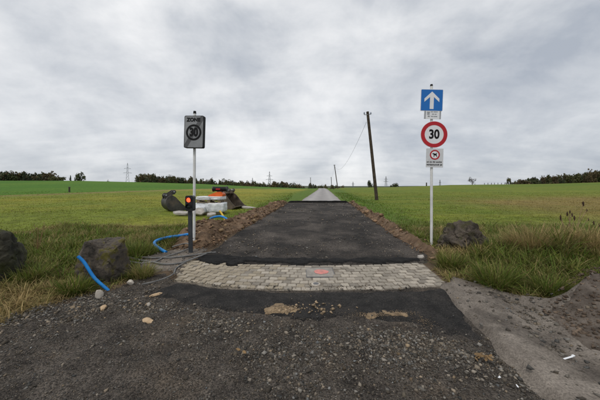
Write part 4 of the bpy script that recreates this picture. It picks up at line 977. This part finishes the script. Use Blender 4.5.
# ------------------------------------------------------------------ trees
def crown_mesh(seed, n=620, tone=(.050, .055, .022), var=.22, leaf=.060, shape='round', tan=.06):
    r = np.random.default_rng(seed)
    if shape == 'conifer': B = [(0, 0, .08+.11*k, .42*(1-k/8.5)) for k in range(8)]
    elif shape == 'bush': B = [(r.uniform(-.36, .36), r.uniform(-.36, .36), r.uniform(.15, .62), r.uniform(.16, .30)) for _ in range(11)]
    else: B = [(r.uniform(-.30, .30), r.uniform(-.30, .30), r.uniform(.22, .86), r.uniform(.16, .27)) for _ in range(12)]
    P, Cc = [], []
    for k in range(n):
        b = B[r.integers(len(B))]; d = r.normal(size=3); d /= np.linalg.norm(d); q = r.random()**.45*b[3]
        P.append((b[0]+d[0]*q, b[1]+d[1]*q, min(max(b[2]+d[2]*q*.9, .02), 1.02))); 
    P = np.array(P); n = len(P)
    u = r.normal(size=(n, 3)); u /= np.linalg.norm(u, axis=1, keepdims=True); v = np.cross(u, r.normal(size=(n, 3))); v /= np.linalg.norm(v, axis=1, keepdims=True)
    s = leaf*r.uniform(.5, 1.3, (n, 1)); V = np.stack([P-u*s, P-v*s*.7, P+u*s, P+v*s*.7], 1).reshape(-1, 3)
    F = np.arange(n*4).reshape(-1, 4); base = np.array(tone)
    c = base[None]*(1+r.uniform(-var, var, (n, 1))); tt = (r.random(n) < tan)[:, None]; c = np.where(tt, np.array([.085, .052, .026])*r.uniform(.5, 1.1, (n, 1)), c)
    return tri_mesh('crown', V, F, np.repeat(c, 4, 0))
def trunk_mesh(seed, top=.55):
    r = random.Random(seed); bm = bmesh.new(); tube(bm, [(0, 0, -.06), (0, 0, .12), (r.uniform(-.02, .02), 0, top)], lambda u: .028-.014*u, 7)
    for k in range(5):
        a = r.uniform(0, 6.28); z0 = r.uniform(.2, .45); tube(bm, [(0, 0, z0), (.13*math.cos(a), .13*math.sin(a), z0+.14), (.26*math.cos(a), .26*math.sin(a), z0+.34)], lambda u: .013-.009*u, 5)
    me = bpy.data.meshes.new('trunk'); bm.to_mesh(me); bm.free(); me.materials.append(M['bark']); return me
TONES = [(.034, .040, .018), (.044, .046, .020), (.052, .043, .022), (.030, .036, .020), (.048, .038, .021)]
CROWNS = [crown_mesh(100+i, 640, TONES[i % 5], tan=.03+.04*(i % 3)) for i in range(10)]
BUSHES = [crown_mesh(200+i, 560, TONES[i % 5], shape='bush', tan=.05) for i in range(5)]
CONIF = [crown_mesh(300+i, 380, (.020, .027, .016), shape='conifer', tan=.02) for i in range(2)]
for me in CROWNS+BUSHES+CONIF: me.materials.append(M['leaf'])
TRUNKS = [trunk_mesh(i) for i in range(4)]
def tree(label, px, y, top, w, kind=0, group=None, name=None, cat='tree', ch=None):
    x = PX(px, y); g = h1(x, y); hgt = (EYE+(187-top)*y/266.7-g)*(1.08 if kind != 2 else 1); wd = w*y/266.7
    nm = name or ('conifer' if kind == 2 else 'bush' if kind == 1 else 'deciduous_tree')
    t = thing(nm, label, cat, (x, y, g), (0, 0, random.uniform(0, 6.28)), group)
    me = (CROWNS, BUSHES, CONIF)[kind]; o = link('crown', me[random.randrange(len(me)) if ch is None else ch], None, t); o.scale = (wd, wd, hgt)
    o = link('trunk', random.choice(TRUNKS), None, t); o.scale = (hgt*.6, hgt*.6, hgt)
    return t
def belt(label, group, pts, y0, y1, n, wpx, low=0.0, kinds=(0, 0, 0, 1)):
    a = [p[0] for p in pts]; b = [p[1] for p in pts]; lo, hi = a[0], a[-1]
    for k in range(n):
        px = lo+(hi-lo)*(k+random.uniform(.1, .9))/n; y = random.uniform(y0, y1)
        tree(label, px, y, np.interp(px, a, b)+random.uniform(-1.0, 1.5), wpx*random.uniform(.75, 1.3), random.choice(kinds), group)
belt('bushy tree in the row on the skyline at the far left', 'trees of the far left row', [(-40, 172), (0, 171.5), (12, 173), (30, 174), (48, 172.5), (56, 176), (60, 179)], 150, 175, 34, 12)
tree('taller of two dark conifers rising from the far left row', 24.5, 150, 171, 5.5, 2)
tree('shorter dark conifer rising from the far left row', 29, 150, 172, 5, 2)
tree('slim conifer alone on the skyline left of the round tree', 70.5, 150, 174.5, 4.2, 2)
tree('dark round tree alone on the skyline of the left field', 81.5, 150, 173, 10, 0, ch=0)
tree('small dark bush on the skyline between round tree and pylon', 108, 165, 178.2, 3, 1)
belt('low tree in the long wood on the skyline left of the road', 'trees of the long wood', [(138, 176.5), (145, 174), (152, 174.5), (160, 176.5), (200, 179.2), (225, 180.8), (250, 182.3), (262, 183)], 150, 190, 74, 8.5, kinds=(0, 0, 1))
belt('rounded tree in the dense clump of the wood just left of the road', 'trees of the dense clump', [(258, 183), (264, 181), (272, 180.2), (285, 180), (294, 181), (300, 184)], 170, 195, 18, 9, kinds=(1, 1, 0))
belt('low bush on the horizon where the road ends', 'bushes where the road ends', [(300, 185.8), (312, 184.5), (322, 184), (330, 185.5), (344, 185.8)], 150, 185, 18, 6, kinds=(1, 1, 0))
tree('russet bush at the foot of the second line pole', PX(0, 1)*0+333, 80, 184.0, 5, 1, ch=2)
belt('low bush on the horizon right of the road', 'bushes on the right horizon', [(345, 186.5), (365, 186.2), (392, 186.2), (440, 186.3)], 180, 240, 16, 5, kinds=(1,))
tree('tree with a pointed crown just left of the leaning line pole', 370.5, 150, 180.3, 6, 0, ch=3)
tree('second tree of the pair beside the leaning line pole', 375, 155, 181, 6, 0, ch=5)
tree('round bush alone on the horizon right of the leaning line pole', 394.5, 140, 181.6, 9, 1, ch=0)
belt('autumn tree of the wood on the skyline at the far right', 'trees of the far right wood', [(511, 181.5), (520, 180.5), (540, 178.5), (552, 175.5), (562, 174.5), (578, 175), (590, 172.5), (600, 171), (660, 170)], 140, 180, 84, 9.5, kinds=(0, 0, 1))
tree('small tree standing alone just left of the far right wood', 508.5, 138, 178.2, 5, 0, ch=1)
# bare tree
def bare_tree(label, px, y, top):
    x = PX(px, y); g = h1(x, y); hgt = EYE+(187-top)*y/266.7-g; t = thing('bare_tree', label, 'tree', (x, y, g)); r = random.Random(5)
    bm = bmesh.new(); tube(bm, [(0, 0, -.3), (0.1, 0, hgt*.25), (.25, 0, hgt*.45)], lambda u: .20-.08*u, 7); bm_obj('trunk', bm, M['bark'], t)
    bm = bmesh.new()
    def br(p, d, L, w, lev):
        q = p+d*L; tube(bm, [p, p.lerp(q, .5)+Vector((r.gauss(0, .06), r.gauss(0, .06), .05))*L*.4, q], lambda u: w*(1-.5*u), 5)
        if lev:
            for k in range(4): br(p.lerp(q, r.uniform(.4, 1)), (d+Vector((r.gauss(0, .5), r.gauss(0, .5), r.gauss(.12, .3)))).normalized(), L*r.uniform(.5, .75), w*.6, lev-1)
    for k in range(7): br(Vector((.15, 0, hgt*r.uniform(.22, .45))), Vector((r.uniform(-.9, .9), r.uniform(-.5, .5), r.uniform(.5, 1.1))).normalized(), hgt*.26, .09, 3)
    bm_obj('branches', bm, M['bark'], t)
bare_tree('leafless grey tree on the skyline right of the speed limit post', 472, 140, 176)
# fence posts on the skyline, small posts in the fields
fg = 'fence posts on the right skyline'
for k, px in enumerate((484.5, 488, 491.5, 494.5, 498, 501.5, 505)):
    x = PX(px, 122); bm = bmesh.new(); cyl(bm, (0, 0, -.3), (0, 0, .95+.15*random.random()), .13, .11, 8); cyl(bm, (0, 0, .5), (.06, 0, .55), .05, .05, 6)
    tag(bm_obj('fence_post', bm, M['bark'], None, (x, 122, h1(x, 122))), 'small dark fence post on the skyline left of the far right wood', 'fence post', fg)
x, y = PX(69.3, 40), 40; bm = bmesh.new(); cyl(bm, (0, 0, -.2), (0, 0, .72), .13, .10, 10); cyl(bm, (0, 0, .72), (.02, 0, .80), .16, .12, 10); tag(bm_obj('marker_post', bm, M['bark'], None, (x, y, h1(x, y))), 'short dark post standing alone in the left meadow', 'post')
x, y = PX(426.5, 118), 118; bm = bmesh.new(); cyl(bm, (0, 0, -.2), (0, 0, 1.3), .28, .22, 10); cyl(bm, (0, 0, 1.3), (0, 0, 1.5), .34, .2, 10); tag(bm_obj('marker_post', bm, M['bark'], None, (x, y, h1(x, y))), 'stubby dark post on the skyline just left of the speed limit post', 'post')
# far hills beyond the fields
def hill(x0, x1, y, top, seed):
    n = 60; V = []; F = []
    for i in range(n+1):
        x = x0+(x1-x0)*i/n; e = math.sin(PI*i/n)**.6; h = top*e*(.8+.35*float(fbm(x/900, 0.0, 1, 4, seed)))
        for k, f in enumerate((0, .45, .8, 1, .8, 0)): V.append((x, y+(k-3)*250, -12+(h+12)*f))
    for i in range(n):
        for k in range(5): a = i*6+k; F.append((a, a+6, a+7, a+1))
    tag(link('hills', mesh_from('hills', V, F, True), M['hill']), kind='structure')
hill(-4200, -1700, 2900, 95, 3)
hill(-2200, 2600, 3600, 22, 5)
